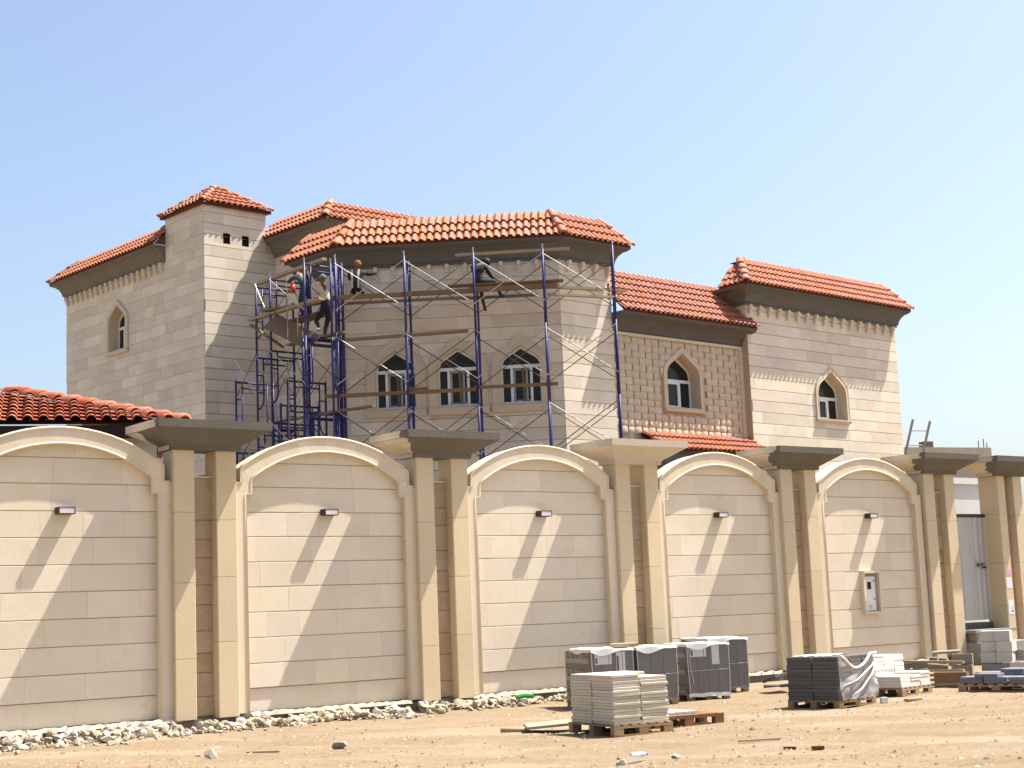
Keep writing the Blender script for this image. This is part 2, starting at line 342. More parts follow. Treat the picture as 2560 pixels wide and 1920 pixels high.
def rock(seed, n=1, flat=0.7):
    rnd = random.Random(seed); bm = bmesh.new(); bmesh.ops.create_icosphere(bm, subdivisions=n, radius=1)
    sx, sy, sz = rnd.uniform(0.8, 1.3), rnd.uniform(0.6, 1.0), rnd.uniform(0.5, 0.9) * flat / 0.7
    pl = [(Vector((rnd.gauss(0, 1), rnd.gauss(0, 1), rnd.gauss(0, 1))).normalized(), rnd.uniform(0.25, 0.72)) for _ in range(8)]
    for v in bm.verts:
        for nn, d in pl:
            k = v.co.dot(nn) - d
            if k > 0: v.co -= nn * k
        v.co = Vector((v.co.x * sx, v.co.y * sy, v.co.z * sz)) * rnd.uniform(0.93, 1.07)
    me = bpy.data.meshes.new('rock'); bm.to_mesh(me); bm.free(); return me
ROCKS = [rock(i, 2) for i in range(9)]
for r_ in ROCKS: r_.materials.append(RUB)
# loose pebbles: nobody could count them
pb = MB(); oct_ = [(1, 0, 0), (0, 1, 0), (-1, 0, 0), (0, -1, 0), (0, 0, 0.8), (0, 0, -0.4)]
ofc = [(0, 1, 4), (1, 2, 4), (2, 3, 4), (3, 0, 4), (1, 0, 5), (2, 1, 5), (3, 2, 5), (0, 3, 5)]
for k in range(22000):
    d = 10.5 + 17 * random.random() ** 1.1; x = random.uniform(-0.36, 0.36) * d * 1.15; y = d
    if (Vector((x, y, 0)) - WO).dot(nW) < 0.15: continue
    if NZ.noise(Vector((x * 0.5, y * 0.5, 4))) + random.uniform(-0.5, 0.5) < -0.1: continue
    s = 0.006 + 0.034 * random.random() ** 5; a = random.uniform(0, 6.28); z = gz(x, y)
    q = [(x + s * (p[0] * math.cos(a) * random.uniform(0.7, 1.4) - p[1] * math.sin(a)), y + s * (p[0] * math.sin(a) + p[1] * math.cos(a) * random.uniform(0.7, 1.2)), z + s * p[2] * random.uniform(0.5, 1.1)) for p in oct_]
    pb.add(q, ofc)
kind(tag(obj('pebbles', pb.mesh('pebbles', PEB)), 'small loose pebbles scattered over the sandy ground', 'pebbles'), 'stuff')
# rubble along the wall base
def rubble_at(u, b, s, i):
    p = wloc(u, b); z = gz(p.x, p.y) + heap(u, b)
    return obj('rubble_stone', ROCKS[i % 9], None, M=Matrix.Translation((p.x, p.y, z + s * random.uniform(0.0, 0.4))) @ Matrix.Rotation(random.uniform(0, 6.28), 4, 'Z') @ Matrix.Rotation(random.uniform(-0.6, 0.6), 4, 'X') @ Matrix.Diagonal((s, s, s, 1)))
spots = []
rr = random.Random(3)
def heap(u, b): return 0.15 * math.exp(-((b - 0.4) / 0.5) ** 2) * (0.55 + 0.7 * NZ.noise(Vector((u * 0.9, 3, 0)))) * (1.0 if u < 17.5 else 0.4)
for k in range(2300):
    u = rr.uniform(7.4, 18.6); fr = (u - 7.4) / 11.2
    b = 0.22 + abs(rr.gauss(0, 0.46)) * (1.6 - 0.9 * fr) * (0.75 + 0.7 * NZ.noise(Vector((u * 0.8, 0, 0))))
    if NZ.noise(Vector((u * 1.7, b * 2.0, 9))) < -0.22: continue
    s = 0.026 + 0.088 * rr.random() ** 1.9
    if b > 1.0: s *= 0.8
    spots.append((s, u, b))
spots.sort(reverse=True)
for i, (s, u, b) in enumerate(spots[:280]):
    tag(rubble_at(u, b, s, i), 'broken pale limestone chunk in the rubble strip along the foot of the boundary wall', 'stone', 'rubble along the boundary wall')
rb = MB()
for s, u, b in spots[280:]:
    p = wloc(u, b); z = gz(p.x, p.y) + heap(u, b) * rr.random(); R3 = Matrix.Rotation(rr.uniform(0, 6.28), 3, 'Z') @ Matrix.Rotation(rr.uniform(-0.7, 0.7), 3, 'X')
    me = ROCKS[rr.randrange(9)]
    if s > 0.03:
        rb.add([R3 @ (v.co * s) + Vector((p.x, p.y, z + 0.25 * s)) for v in me.vertices], [tuple(f.vertices) for f in me.polygons])
    else:
        rb.add([R3 @ (Vector(q) * s) + Vector((p.x, p.y, z + 0.25 * s)) for q in oct_], ofc)
kind(tag(obj('rubble_chips', rb.mesh('rubble_chips', RUB)), 'small pale limestone chips between the larger rubble stones', 'rubble'), 'stuff')
# single stones lying out on the sand
for i, (x, y, s, lab) in enumerate([(1.0, 17.15, 0.075, 'brown round stone standing beside a crumpled bottle on the open sand'), (1.62, 17.5, 0.065, 'dark fist sized stone on the open sand near the stone slab pallet'),
        (6.35, 20.3, 0.11, 'grey stone chunk lying alone on the sand in front of the paver pallets'), (-3.9, 19.9, 0.13, 'large brownish rubble boulder at the outer edge of the rubble strip'),
        (-2.4, 20.6, 0.12, 'pale jagged rubble lump lying just outside the rubble strip')]):
    tag(obj('loose_stone', ROCKS[(i * 2 + 1) % 9], None, M=Matrix.Translation((x, y, gz(x, y) + s * 0.4)) @ Matrix.Rotation(i * 1.3, 4, 'Z') @ Matrix.Diagonal((s, s, s, 1))), lab, 'stone')
# ------------------------------------------------------------------ boundary wall
wall = root('boundary_wall', 'tall cream limestone boundary wall with arched panels and paired pillars', 'wall', WO, WR)
GAPS = [6.70, 11.36, 16.01, 20.68, 25.31, 30.08]; G6 = 32.79
def arc(hw, zs, za, n=18):
    sg = za - zs; Rr = (hw * hw + sg * sg) / (2 * sg); t = math.asin(hw / Rr)
    return [(Rr * math.sin(-t + 2 * t * k / n), za - Rr + Rr * math.cos(-t + 2 * t * k / n)) for k in range(n + 1)]
def arch_panel(c, idx, hole=None):
    ao = arc(1.64, 4.17, 4.72); ai = arc(1.45, 3.99, 4.478)
    X = lambda p, b: (c + p[0], -b, p[1])
    # frame plate
    mb = MB(); fr = 0.11
    rects = [[(-1.775, 0.2), (-1.56, 0.2), (-1.56, 3.735), (-1.775, 3.735)], [(-1.775, 3.735), (-1.45, 3.735), (-1.45, 3.915), (-1.775, 3.915)], [(-1.64, 3.915), (-1.45, 3.915), (-1.45, 3.99), (-1.64, 3.99)], [(-1.64, 3.99), (-1.45, 3.99), (-1.64, 4.17)]]
    for r_ in rects:
        mb.poly([X(p, fr) for p in r_]); mb.poly([X((-p[0], p[1]), fr) for p in r_][::-1])
    for k in range(len(ao) - 1): mb.quad(X(ai[k], fr), X(ai[k + 1], fr), X(ao[k + 1], fr), X(ao[k], fr))
    inner = [(-1.56, 0.2), (-1.56, 3.735), (-1.45, 3.735), (-1.45, 3.99)] + ai[1:-1] + [(1.45, 3.99), (1.45, 3.735), (1.56, 3.735), (1.56, 0.2)]
    outer = [(-1.775, 3.915), (-1.64, 3.915), (-1.64, 4.17)] + ao[1:-1] + [(1.64, 4.17), (1.64, 3.915), (1.775, 3.915)]
    for a, b in zip(inner, inner[1:]): mb.quad(X(a, fr), X(b, fr), X(b, -0.05), X(a, -0.05))
    for a, b in zip(outer, outer[1:]): mb.quad(X(a, fr), X(b, fr), X(b, -0.27), X(a, -0.27))
    mb.quad(X((-1.775, 0.2), fr), X((-1.775, 3.915), fr), X((-1.775, 3.915), -0.2), X((-1.775, 0.2), -0.2)); mb.quad(X((1.775, 0.2), fr), X((1.775, 3.915), fr), X((1.775, 3.915), -0.2), X((1.775, 0.2), -0.2))
    frm = obj('arch_frame', mb.mesh('arch_frame', TRIM), wall)
    # rounded edge beads, inner and outer
    for nm, line, r_ in (('inner_bead', inner, 0.022), ('coping_bead', outer, 0.026)):
        t = MB(); pts = [Vector(X(p, fr - 0.004)) for p in line]
        t.path(pts, r_, 8)
        obj(nm, t.mesh(nm, TRIM, True), frm)
    # backing and back of the panel
    t = MB(); pr = [(-1.775, 0.0)] + [(-1.775, 3.9)] + [(p[0] * 0.995, p[1] - 0.012) for p in outer[1:-1]] + [(1.775, 3.9), (1.775, 0.0)]
    t.poly([X(p, -0.05) for p in pr]); t.mi = 1; t.poly([X(p, -0.268) for p in pr][::-1])
    t.mi = 0; t.poly([X(p, -0.012) for p in [(-1.56, 0.585), (-1.56, 3.735), (-1.45, 3.735), (-1.45, 3.99)] + ai[1:-1] + [(1.45, 3.99), (1.45, 3.735), (1.56, 3.735), (1.56, 0.585)]])
    core = obj('wall_core', t.mesh('wall_core', [MORTAR, PLAST]), wall)
    # stone courses, each slab a piece
    Fw = Face(c, -0.05, 1, 0); st_ = []
    zl = [0.2, 0.579, 0.976, 1.391, 1.804, 2.215, 2.625, 3.04, 3.445, 3.864]
    courses(Fw, -1.56, 1.56, zl[:2], 0.6, 1.2, hole or [], 0.012, 0.0012, 0.02, 0.004, st_, 0.0005)
    courses(Fw, -1.56, 1.56, zl[1:], 0.6, 1.25, hole or [], 0.014, 0.0012, 0.05, 0.004, st_, 0.0012)
    courses(Fw, -1.46, 1.46, [3.864, 4.267], 0.8, 1.3, [], 0.014, 0.0012, 0.05, 0.004, st_, 0.001)
    courses(Fw, -1.0, 1.0, [4.267, 4.49], 0.8, 1.2, [], 0.014, 0.0012, 0.05, 0.004, st_, 0.001)
    emit(st_, core, 'stone_slab', STONE)
PANELS = [(GAPS[i] + GAPS[i + 1]) / 2 for i in range(5)]
mh = [(-0.26 + 27.59 - PANELS[4], 1.32), (0.26 + 27.59 - PANELS[4], 1.32), (0.26 + 27.59 - PANELS[4], 2.2), (-0.26 + 27.59 - PANELS[4], 2.2)]
for i, c in enumerate(PANELS): arch_panel(c, i, [mh] if i == 4 else None)
def pillar(u0_, u1_, b0, b1, z0, z1, nblk):
    zs = [z0] + [z0 + (z1 - z0) * (k + random.uniform(-0.12, 0.12)) / nblk for k in range(1, nblk)] + [z1]
    g = 0.0025; bv = 0.012
    for a, b in zip(zs, zs[1:]):
        t = MB(); za, zb = a + g, b - g
        ring = [(u0_ + bv, -b1), (u1_ - bv, -b1), (u1_, -b1 + bv), (u1_, -b0), (u0_, -b0), (u0_, -b1 + bv)]
        t.add([(x, y, za) for x, y in ring] + [(x, y, zb) for x, y in ring], [tuple(range(6))[::-1], tuple(range(6, 12))] + [(k, (k + 1) % 6, 6 + (k + 1) % 6, 6 + k) for k in range(6)])
        obj('pillar_stone', t.mesh('pillar_stone', PILLAR), wall)
def ragged(p0, p1, q0, q1, n, amp, rnd):
    """patch between edge p (clean) and edge q (ragged)"""
    a = [p0.lerp(p1, k / n) for k in range(n + 1)]; b = [q0.lerp(q1, k / n) + (q0 - p0).normalized() * rnd.uniform(-amp, amp) for k in range(n + 1)]
    t = MB()
    for k in range(n): t.quad(a[k], a[k + 1], b[k + 1], b[k])
    return t
def cap(c, style, rnd):
    hu, hb = 0.555, 0.2; lv = [(4.42, 0.05), (4.50, 0.06), (4.735, 0.425), (4.735, 0.44), (4.865, 0.445)]
    M1 = PLAST if style == 'pale' else CONC2
    ring = lambda z, o: [(c - hu - o, -(hb + o), z), (c + hu + o, -(hb + o), z), (c + hu + o, hb + o, z), (c - hu - o, hb + o, z)]
    t = MB(); rs = [ring(z, o) for z, o in lv]
    t.poly(rs[0][::-1]); t.poly(rs[-1])
    for r1, r2 in zip(rs, rs[1:]):
        for k in range(4): t.quad(r1[k], r1[(k + 1) % 4], r2[(k + 1) % 4], r2[k])
    co = obj('pillar_cap', t.mesh('pillar_cap', M1), wall)
    if style != 'pale':
        # dry pale render on the side facing the neighbouring panel, with a ragged edge
        e = 0.004; V = Vector
        xb = c - hu - 0.445 - e
        fb = {'a': 0.52, 'b': 0.40, 'c': 0.5}[style]
        t = ragged(V((xb, hb + 0.43, 4.737)), V((xb, hb + 0.43, 4.863)), V((xb, -fb, 4.737)), V((xb, -fb, 4.863)), 6, 0.06, rnd)
        obj('render_patch', t.mesh('render_patch', PLAST), co)
        ff = {'a': -0.30, 'b': 0.26, 'c': 0.02}[style]
        zA, zB, xA, xB = 4.502, 4.733, c - hu - 0.062 - e, c - hu - 0.424 - e
        n = 7; t = MB(); prev = None
        for k in range(n + 1):
            f = k / n; z = zA + (zB - zA) * f; x = xA + (xB - xA) * f; o_ = 0.06 + 0.365 * f
            b_front = min(hb + o_ - 0.05, ff + 0.25 * f * (1 if style != 'a' else 0.4)) + rnd.uniform(-0.07, 0.07)
            cur = (V((x, hb + o_, z)), V((x, -b_front, z)))
            if prev: t.quad(prev[0], prev[1], cur[1], cur[0])
            prev = cur
        obj('render_patch', t.mesh('render_patch', PLAST), co)
        t = ragged(V((c - hu - 0.064, hb + 0.04, 4.425)), V((c - hu - 0.064, hb + 0.04, 4.497)), V((c - hu - 0.064, -0.18, 4.425)), V((c - hu - 0.064, -0.18, 4.497)), 4, 0.03, rnd)
        obj('render_patch', t.mesh('render_patch', PLAST), co)
    else:
        t = MB(); xx = c - hu - 0.30
        for k in range(9):
            s = rnd.uniform(0.015, 0.035); x = c - hu - rnd.uniform(0.12, 0.36); 
            t.box(x - s, x + s * 0.6, -(hb + 0.46 - (4.74 - 4.60) * 0.5) - s * 0.3, -(hb + 0.05), 4.60 + rnd.uniform(-0.05, 0.12) - s, 4.60 + rnd.uniform(-0.02, 0.12) + s * 0.3)
rc = random.Random(12)
for i, c in enumerate(GAPS):
    for s in (-1, 1):
        pillar(*( (c - 0.555, c - 0.19) if s < 0 else (c + 0.19, c + 0.555) ), -0.2, 0.2, 0.165, 4.425, 4)
    # recessed brown stone strip between the pair
    Fs = Face(c, -0.03, 1, 0); st_ = []
    z = 0.2; zl = [z]
    while z < 3.7: z += rc.uniform(0.28, 0.5); zl.append(min(z, 3.99))
    zl[-1] = 3.99
    courses(Fs, -0.19, 0.19, zl, 0.5, 0.9, [], 0.006, 0.002, 0.05, 0.006, st_, 0.006)
    t = MB(); t.box(c - 0.19, c + 0.19, 0.03, 0.2, 0.0, 3.985); sp = obj('recessed_strip', t.mesh('recessed_strip', MORTAR), wall)
    emit(st_, sp, 'strip_stone', SLOT)
    t = MB(); t.box(c - 0.189, c + 0.189, -0.035, 0.2, 3.992, 4.02); obj('strip_coping', t.mesh('strip_coping', TRIM), sp)
    cap(c, ['b', 'a', 'b', 'pale', 'c', 'c'][i], rc)
# gate pier
for (a, b) in ((G6 - 0.49, G6 - 0.2), (G6 + 0.14, G6 + 0.48)): pillar(a, b, -0.35, 0.2, 0.3, 4.425, 4)
t = MB(); t.box(G6 - 0.2, G6 + 0.14, -0.02, 0.3, 0.0, 4.4); obj('recessed_strip', t.mesh('recessed_strip', SLOT), wall)
cap(G6 - 0.02, 'c', rc)
t = MB(); t.box(G6 + 0.48, G6 + 4.2, -0.02, 0.25, 0.0, 3.9); obj('end_panel', t.mesh('end_panel', STONE), wall)
# plinth: cast strip with a pale mortar lip on top
t = MB(); t.box(6.0, 30.64, -0.13, 0.27, -0.3, 0.165); pl = obj('plinth', t.mesh('plinth', CONC2), wall)
for k in range(40):
    a = 6.0 + k * 0.616; t = MB(); n = 8; pts = [(a + 0.616 * j / n, random.uniform(0.145, 0.178), random.uniform(0.185, 0.215)) for j in range(n + 1)]
    if any(abs(a + 0.3 - g_) < 0.72 for g_ in GAPS): continue
    for (x, b, z), (x2, b2, z2) in zip(pts, pts[1:]): t.hexa([(x, -b, 0.145), (x2, -b2, 0.145), (x2, -0.05, 0.145), (x, -0.05, 0.145), (x, -b + 0.02, z), (x2, -b2 + 0.02, z2), (x2, -0.05, z2), (x, -0.05, z)])
    obj('mortar_lip', t.mesh('mortar_lip', PLAST), pl)
# ------------------------------------------------------------------ wall lamps
LL = ['first wall lamp, on the panel before the first pillar pair, brown box with frosted front', 'brown box wall lamp on the arched panel beyond the first pillar pair', 'brown box wall lamp on the panel above the wrapped grey pallets\' left end',
      'brown box wall lamp on the panel just past the pale plastered pillar cap', 'brown box wall lamp on the panel above the electric meter recess']
for i, c in enumerate(PANELS):
    q = root('wall_lamp', LL[i], 'lamp', WO + dW * (c + 0.04), WR, 'lamps along the boundary wall')
    q.location = wloc(c + 0.04, 0.0, 3.39)
    t = MB(); t.box(-0.13, 0.13, -0.165, 0.0, 0, 0.012); t.box(-0.13, 0.13, -0.165, 0.0, 0.098, 0.11); t.box(-0.13, -0.118, -0.165, 0, 0.012, 0.098); t.box(0.118, 0.13, -0.165, 0, 0.012, 0.098); t.box(-0.118, 0.118, -0.02, 0, 0.012, 0.098)
    obj('housing', t.mesh('housing', LAMPB), q)
    t = MB(); t.box(-0.117, 0.117, -0.161, -0.03, 0.013, 0.097); obj('diffuser', t.mesh('diffuser', LAMPG), q)
# ------------------------------------------------------------------ electric meter recess
q = root('meter_box', 'white electric meter cabinet in a stone framed recess of the wall', 'meter box', wloc(27.59, 0.0, 1.3), WR)
t = MB()
for a in ((-0.29, 0.29, -0.10, 0.05, -0.02, 0.03), (-0.29, 0.29, -0.12, 0.05, 0.87, 0.925), (-0.29, -0.235, -0.10, 0.05, 0.03, 0.87), (0.235, 0.29, -0.10, 0.05, 0.03, 0.87)): t.box(*a)
obj('stone_frame', t.mesh('stone_frame', TRIM), q)
t = MB(); t.box(-0.235, 0.235, 0.02, 0.05, 0.03, 0.87); obj('back_plate', t.mesh('back_plate', PLAST), q)
t = MB(); t.box(-0.185, 0.165, -0.03, 0.015, 0.05, 0.80); dr = obj('cabinet_door', t.mesh('cabinet_door', WHITE), q)
t = MB(); t.box(-0.10, 0.02, -0.036, -0.029, 0.52, 0.68); obj('meter_window', t.mesh('meter_window', GLASS), dr)
t = MB(); t.tube((0.12, -0.03, 0.70), (0.12, -0.045, 0.70), 0.016); t.tube((0.12, -0.03, 0.30), (0.12, -0.045, 0.30), 0.016); obj('lock', t.mesh('lock', LAMPB), dr)
for k in range(3):
    t = MB(); t.box(-0.10, 0.02, -0.034, -0.029, 0.10 + k * 0.03, 0.113 + k * 0.03); obj('vent_slot', t.mesh('vent_slot', CARTONL), dr)
# ------------------------------------------------------------------ gate
q = root('metal_gate', 'white corrugated metal gate between the last pillar pair and the gate pier', 'gate', wloc(31.48, -0.25, 1.0), WR)
t = MB(); n = 44
for k in range(n):
    x = -0.80 + 1.6 * k / n; x2 = -0.80 + 1.6 * (k + 1) / n; f = lambda xx: 0.016 * max(-0.6, min(0.6, math.sin(xx * 2 * math.pi / 0.2))) / 0.6
    t.hexa([(x, -f(x), 0), (x2, -f(x2), 0), (x2, -f(x2) + 0.004, 0), (x, -f(x) + 0.004, 0), (x, -f(x), 2.45), (x2, -f(x2), 2.45), (x2, -f(x2) + 0.004, 2.45), (x, -f(x) + 0.004, 2.45)])
obj('corrugated_sheet', t.mesh('corrugated_sheet', METAL), q)
t = MB(); t.box(-0.82, 0.82, -0.02, 0.05, 2.45, 2.53); obj('top_rail', t.mesh('top_rail', LAMPB), q)
t = MB(); t.box(0.32, 0.56, -0.045, -0.02, 1.29, 1.315); t.tube((0.36, -0.05, 1.24), (0.36, -0.05, 1.37), 0.014); t.box(0.56, 0.66, -0.06, -0.02, 1.22, 1.27); t.box(0.52, 0.66, -0.045, -0.02, 1.325, 1.34)
obj('bolt', t.mesh('bolt', LAMPB), q)
t = MB(); t.box(-0.81, 0.81, -0.02, 0.35, -0.42, -0.06); obj('threshold', t.mesh('threshold', CONC), q)
# rough block steps under the gate
def steps():
    q = root('gate_steps', 'unfinished concrete block steps leading up to the metal gate', 'steps', wloc(31.45, 0.0, 0.0), WR)
    for k in range(6):
        t = MB(); x = -0.72 + k * 0.2
        t.box(x, x + 0.16, -0.42, -0.02, 0.50, 0.72); obj('block', t.mesh('block', BLOCK), q)
    t = MB(); t.box(-0.8, 0.75, -0.46, 0.2, 0.72, 0.79); obj('mortar_tread', t.mesh('mortar_tread', BLOCK), q)
    t = MB(); t.box(-0.82, 1.1, -0.78, 0.15, 0.28, 0.50); obj('lower_tread', t.mesh('lower_tread', BLOCK), q)
    t = MB(); t.box(-0.82, 1.4, -1.15, 0.1, 0.0, 0.28); obj('bottom_tread', t.mesh('bottom_tread', BLOCK), q)
steps()
# papers on the gate pier
for (z, h, wd, M_, lab) in ((2.02, 0.14, 0.2, PINK, 'small pink paper notice pasted on the gate pier'), (1.72, 0.26, 0.21, PAPER, 'blank cream paper notice pasted below the pink one on the gate pier'), (1.1, 0.34, 0.21, PAPER, 'white paper notice with blue print low on the gate pier')):
    q = root('paper_notice', lab, 'notice', wloc(G6 - 0.345, 0.2, z), WR)
    t = MB(); t.box(-wd / 2, wd / 2, -0.004, -0.001, 0, h); obj('sheet', t.mesh('sheet', M_), q)
    if 'blue' in lab:
        t = MB(); t.poly([(-0.02, -0.0055, 0.06), (0.08, -0.0055, 0.06), (0.06, -0.0055, 0.11), (0.02, -0.0055, 0.1)]); t.poly([(0.0, -0.0055, 0.14), (0.05, -0.0055, 0.13), (0.03, -0.0055, 0.19)]); obj('print', t.mesh('print', BLUEP), q)
    if M_ is PINK:
        for k in range(2):
            t = MB(); t.box(-0.07, 0.07, -0.0055, -0.0045, 0.04 + k * 0.04, 0.055 + k * 0.04); obj('print', t.mesh('print', mat('pale_pink_print', (0.75, 0.5, 0.6))), q)
q = root('paper_notice', 'printed grey notice at the far edge of the gate pier', 'notice', wloc(G6 + 0.36, 0.2, 1.75), WR)
t = MB(); t.box(-0.1, 0.1, -0.004, -0.001, 0, 0.36); obj('sheet', t.mesh('sheet', PAPER), q)
for k in range(6):
    t = MB(); t.box(-0.08, 0.08, -0.0055, -0.0045, 0.03 + k * 0.05, 0.06 + k * 0.05); obj('print', t.mesh('print', mat('grey_print', (0.10, 0.10, 0.14))), q)
# ------------------------------------------------------------------ villa
villa = root('villa', 'two storey cream stone villa under construction with red tiled roofs and a square tower', 'house', HO, HR)
SQ = 0.70710678
F_LW = Face(-4.51, -19.5, 0, 1); F_TH = Face(-4.51, -10.59, 1, 0); F_ML = Face(-1.95, -10.59, 0, 1); F_MH = Face(-1.95, -7.74, 1, 0)
F_BL = Face(-4.08, -5.9, 0, 1); F_BC = Face(-4.08, -4.08, SQ, SQ); F_BH = Face(0, 0, 1, 0)
F_BR = Face(1.97, -0.1, 1, 0); F_RH = Face(7.55, 0.2, 1, 0); F_RL = Face(7.55, -4.0, 0, 1)
def keel(c, w_, zb, zs, za):
    """pointed window outline, counter-clockwise from bottom left"""
    h = za - zs; prof = [(1.0, 0.0), (0.975, 0.17), (0.90, 0.34), (0.78, 0.46)]
    rgt = [(c + w_ * x, zs + h * y) for x, y in prof]; lft = [(c - w_ * x, zs + h * y) for x, y in prof]
    return [(c - w_, zb), (c + w_, zb)] + rgt + [(c, za)] + lft[::-1]
def window(F, c, w_, zb, zs, za, depth, sw, style, flip=False):
    """recessed window with stone surround; returns hole outline"""
    op = keel(c, w_, zb, zs, za); n = len(op)
    out = keel(c, w_ + sw, zb - sw * 0.75, zs, za + sw * 1.25); mid = keel(c, w_ + sw * 0.45, zb - sw * 0.35, zs, za + sw * 0.56)
    t = MB(); P = F.P
    rings = [[P(x, -0.05, z) for x, z in out], [P(x, 0.05, z) for x, z in out], [P(x, 0.075, z) for x, z in [(c + (x - c) * 0.985, z * 0.998 + zs * 0.002) for x, z in out]], [P(x, 0.06, z) for x, z in mid], [P(x, 0.075, z) for x, z in op], [P(x, -depth, z) for x, z in op]]
    for r1, r2 in zip(rings, rings[1:]):
        for k in range(n): t.quad(r1[k], r1[(k + 1) % n], r2[(k + 1) % n], r2[k])
    su = obj('window_surround', t.mesh('window_surround', mat('window_stone', (0.60, 0.50, 0.37), 0.75, (0.52, 0.42, 0.30), 1.5, 0.7, bump=0.1, bscale=30, fine=0.06)), villa)
    t = MB(); pA = [P(c - w_ - sw, 0.0, zb - sw * 0.9), P(c + w_ + sw, 0.0, zb - sw * 0.9), P(c + w_ + sw, 0.10, zb - sw * 0.9), P(c - w_ - sw, 0.10, zb - sw * 0.9)]
    pB = [P(c - w_ - sw, 0.0, zb - 0.03), P(c + w_ + sw, 0.0, zb - 0.03), P(c + w_ + sw, 0.12, zb - 0.05), P(c - w_ - sw, 0.12, zb - 0.05)]
    t.hexa(pA + pB); obj('sill', t.mesh('sill', su.data.materials[0]), su)
    # white frame
    d = -depth + 0.045; fw_ = 0.05; t = MB(); inn = keel(c, w_ - fw_, zb + fw_, zs, za - fw_ * 1.6)
    for k in range(n):
        a, b, e, f = op[k], op[(k + 1) % n], inn[(k + 1) % n], inn[k]
        t.hexa([P(a[0], d - 0.05, a[1]), P(b[0], d - 0.05, b[1]), P(e[0], d - 0.05, e[1]), P(f[0], d - 0.05, f[1]), P(a[0], d, a[1]), P(b[0], d, b[1]), P(e[0], d, e[1]), P(f[0], d, f[1])])
    def bar(s0, s1, z0, z1, e=0.006):
        t.hexa([P(s0, d - 0.05, z0), P(s1, d - 0.05, z0), P(s1, d - 0.05, z1), P(s0, d - 0.05, z1), P(s0, d + e, z0), P(s1, d + e, z0), P(s1, d + e, z1), P(s0, d + e, z1)])
    tz = zs - 0.02 if style == 3 else zs - 0.10
    bar(c - w_ + fw_, c + w_ - fw_, tz - 0.045, tz + 0.045, 0.010)
    L0, L1, Z0, Z1 = c - w_ + fw_, c + w_ - fw_, zb + fw_, tz - 0.045
    if style == 3:
        m1, m2 = c - w_ * 0.48, c + w_ * 0.48
        bar(m1 - 0.035, m1 + 0.035, Z0, Z1); bar(m2 - 0.035, m2 + 0.035, Z0, Z1); cells = [(L0, m1 - 0.035), (m1 + 0.035, m2 - 0.035), (m2 + 0.035, L1)]
    else:
        mm = c + w_ * (0.30 if not flip else -0.30)
        bar(mm - 0.035, mm + 0.035, Z0, Z1); cells = [(L0, mm - 0.035), (mm + 0.035, L1)]
        sx = cells[0] if not flip else cells[1]
        for (a, b, e, f) in ((sx[0], sx[1], Z0, Z0 + 0.05), (sx[0], sx[1], Z1 - 0.05, Z1), (sx[0], sx[0] + 0.05, Z0 + 0.05, Z1 - 0.05), (sx[1] - 0.05, sx[1], Z0 + 0.05, Z1 - 0.05)): bar(a, b, e, f, 0.018)
    fr = obj('window_frame', t.mesh('window_frame', WHITE), villa)
    for (a, b) in cells:
        q = MB(); q.poly([P(a, d - 0.03, Z0), P(b, d - 0.03, Z0), P(b, d - 0.03, Z1), P(a, d - 0.03, Z1)]); obj('pane', q.mesh('pane', GLASS), fr)
    q = MB(); topo = [(x, z) for x, z in inn[2:]]; q.poly([P(L0, d - 0.03, tz + 0.045), P(L1, d - 0.03, tz + 0.045)] + [P(x, d - 0.03, max(z, tz + 0.045)) for x, z in topo]); obj('pane', q.mesh('pane', GLASS), fr)
    if style == 3:   # inner sash, half open, and a timber prop
        q = MB(); a, b = cells[1]
        for (s0, s1, z0, z1) in ((a, b, Z0, Z0 + 0.05), (a, b, Z1 - 0.06, Z1 - 0.01), (a, a + 0.06, Z0, Z1), (b - 0.12, b - 0.06, Z0, Z1)):
            q.hexa([P(s0, d - 0.028, z0), P(s1, d - 0.028, z0), P(s1, d - 0.028, z1), P(s0, d - 0.028, z1), P(s0, d - 0.015, z0), P(s1, d - 0.015, z0), P(s1, d - 0.015, z1), P(s0, d - 0.015, z1)])
        obj('sash', q.mesh('sash', mat('grey_sash', (0.30, 0.32, 0.33), 0.5)), fr)
        q = MB(); x = a + (b - a) * 0.56; q.hexa([P(x, d - 0.012, Z0), P(x + 0.07, d - 0.012, Z0), P(x + 0.07, d + 0.0, Z0), P(x, d + 0.0, Z0), P(x - 0.03, d - 0.012, Z1), P(x + 0.04, d - 0.012, Z1), P(x + 0.04, d, Z1), P(x - 0.03, d, Z1)])
        obj('timber_prop', q.mesh('timber_prop', WOOD), fr)
    return mid
H = {}
H['LW'] = [window(F_LW, 3.62, 0.55, 10.52, 11.40, 11.98, 0.34, 0.16, 2, True)]
H['BC'] = [window(F_BC, c, 0.545, 7.12, 8.14, 8.68, 0.13, 0.26, 3) for c in (1.30, 2.97, 4.66)]
H['BR'] = [window(F_BR, 4.86 - 1.97, 0.70, 7.22, 8.14, 8.80, 0.36, 0.15, 2)]
H['RH'] = [window(F_RH, 11.51 - 7.55, 0.72, 7.2, 8.0, 8.70, 0.36, 0.13, 2)]
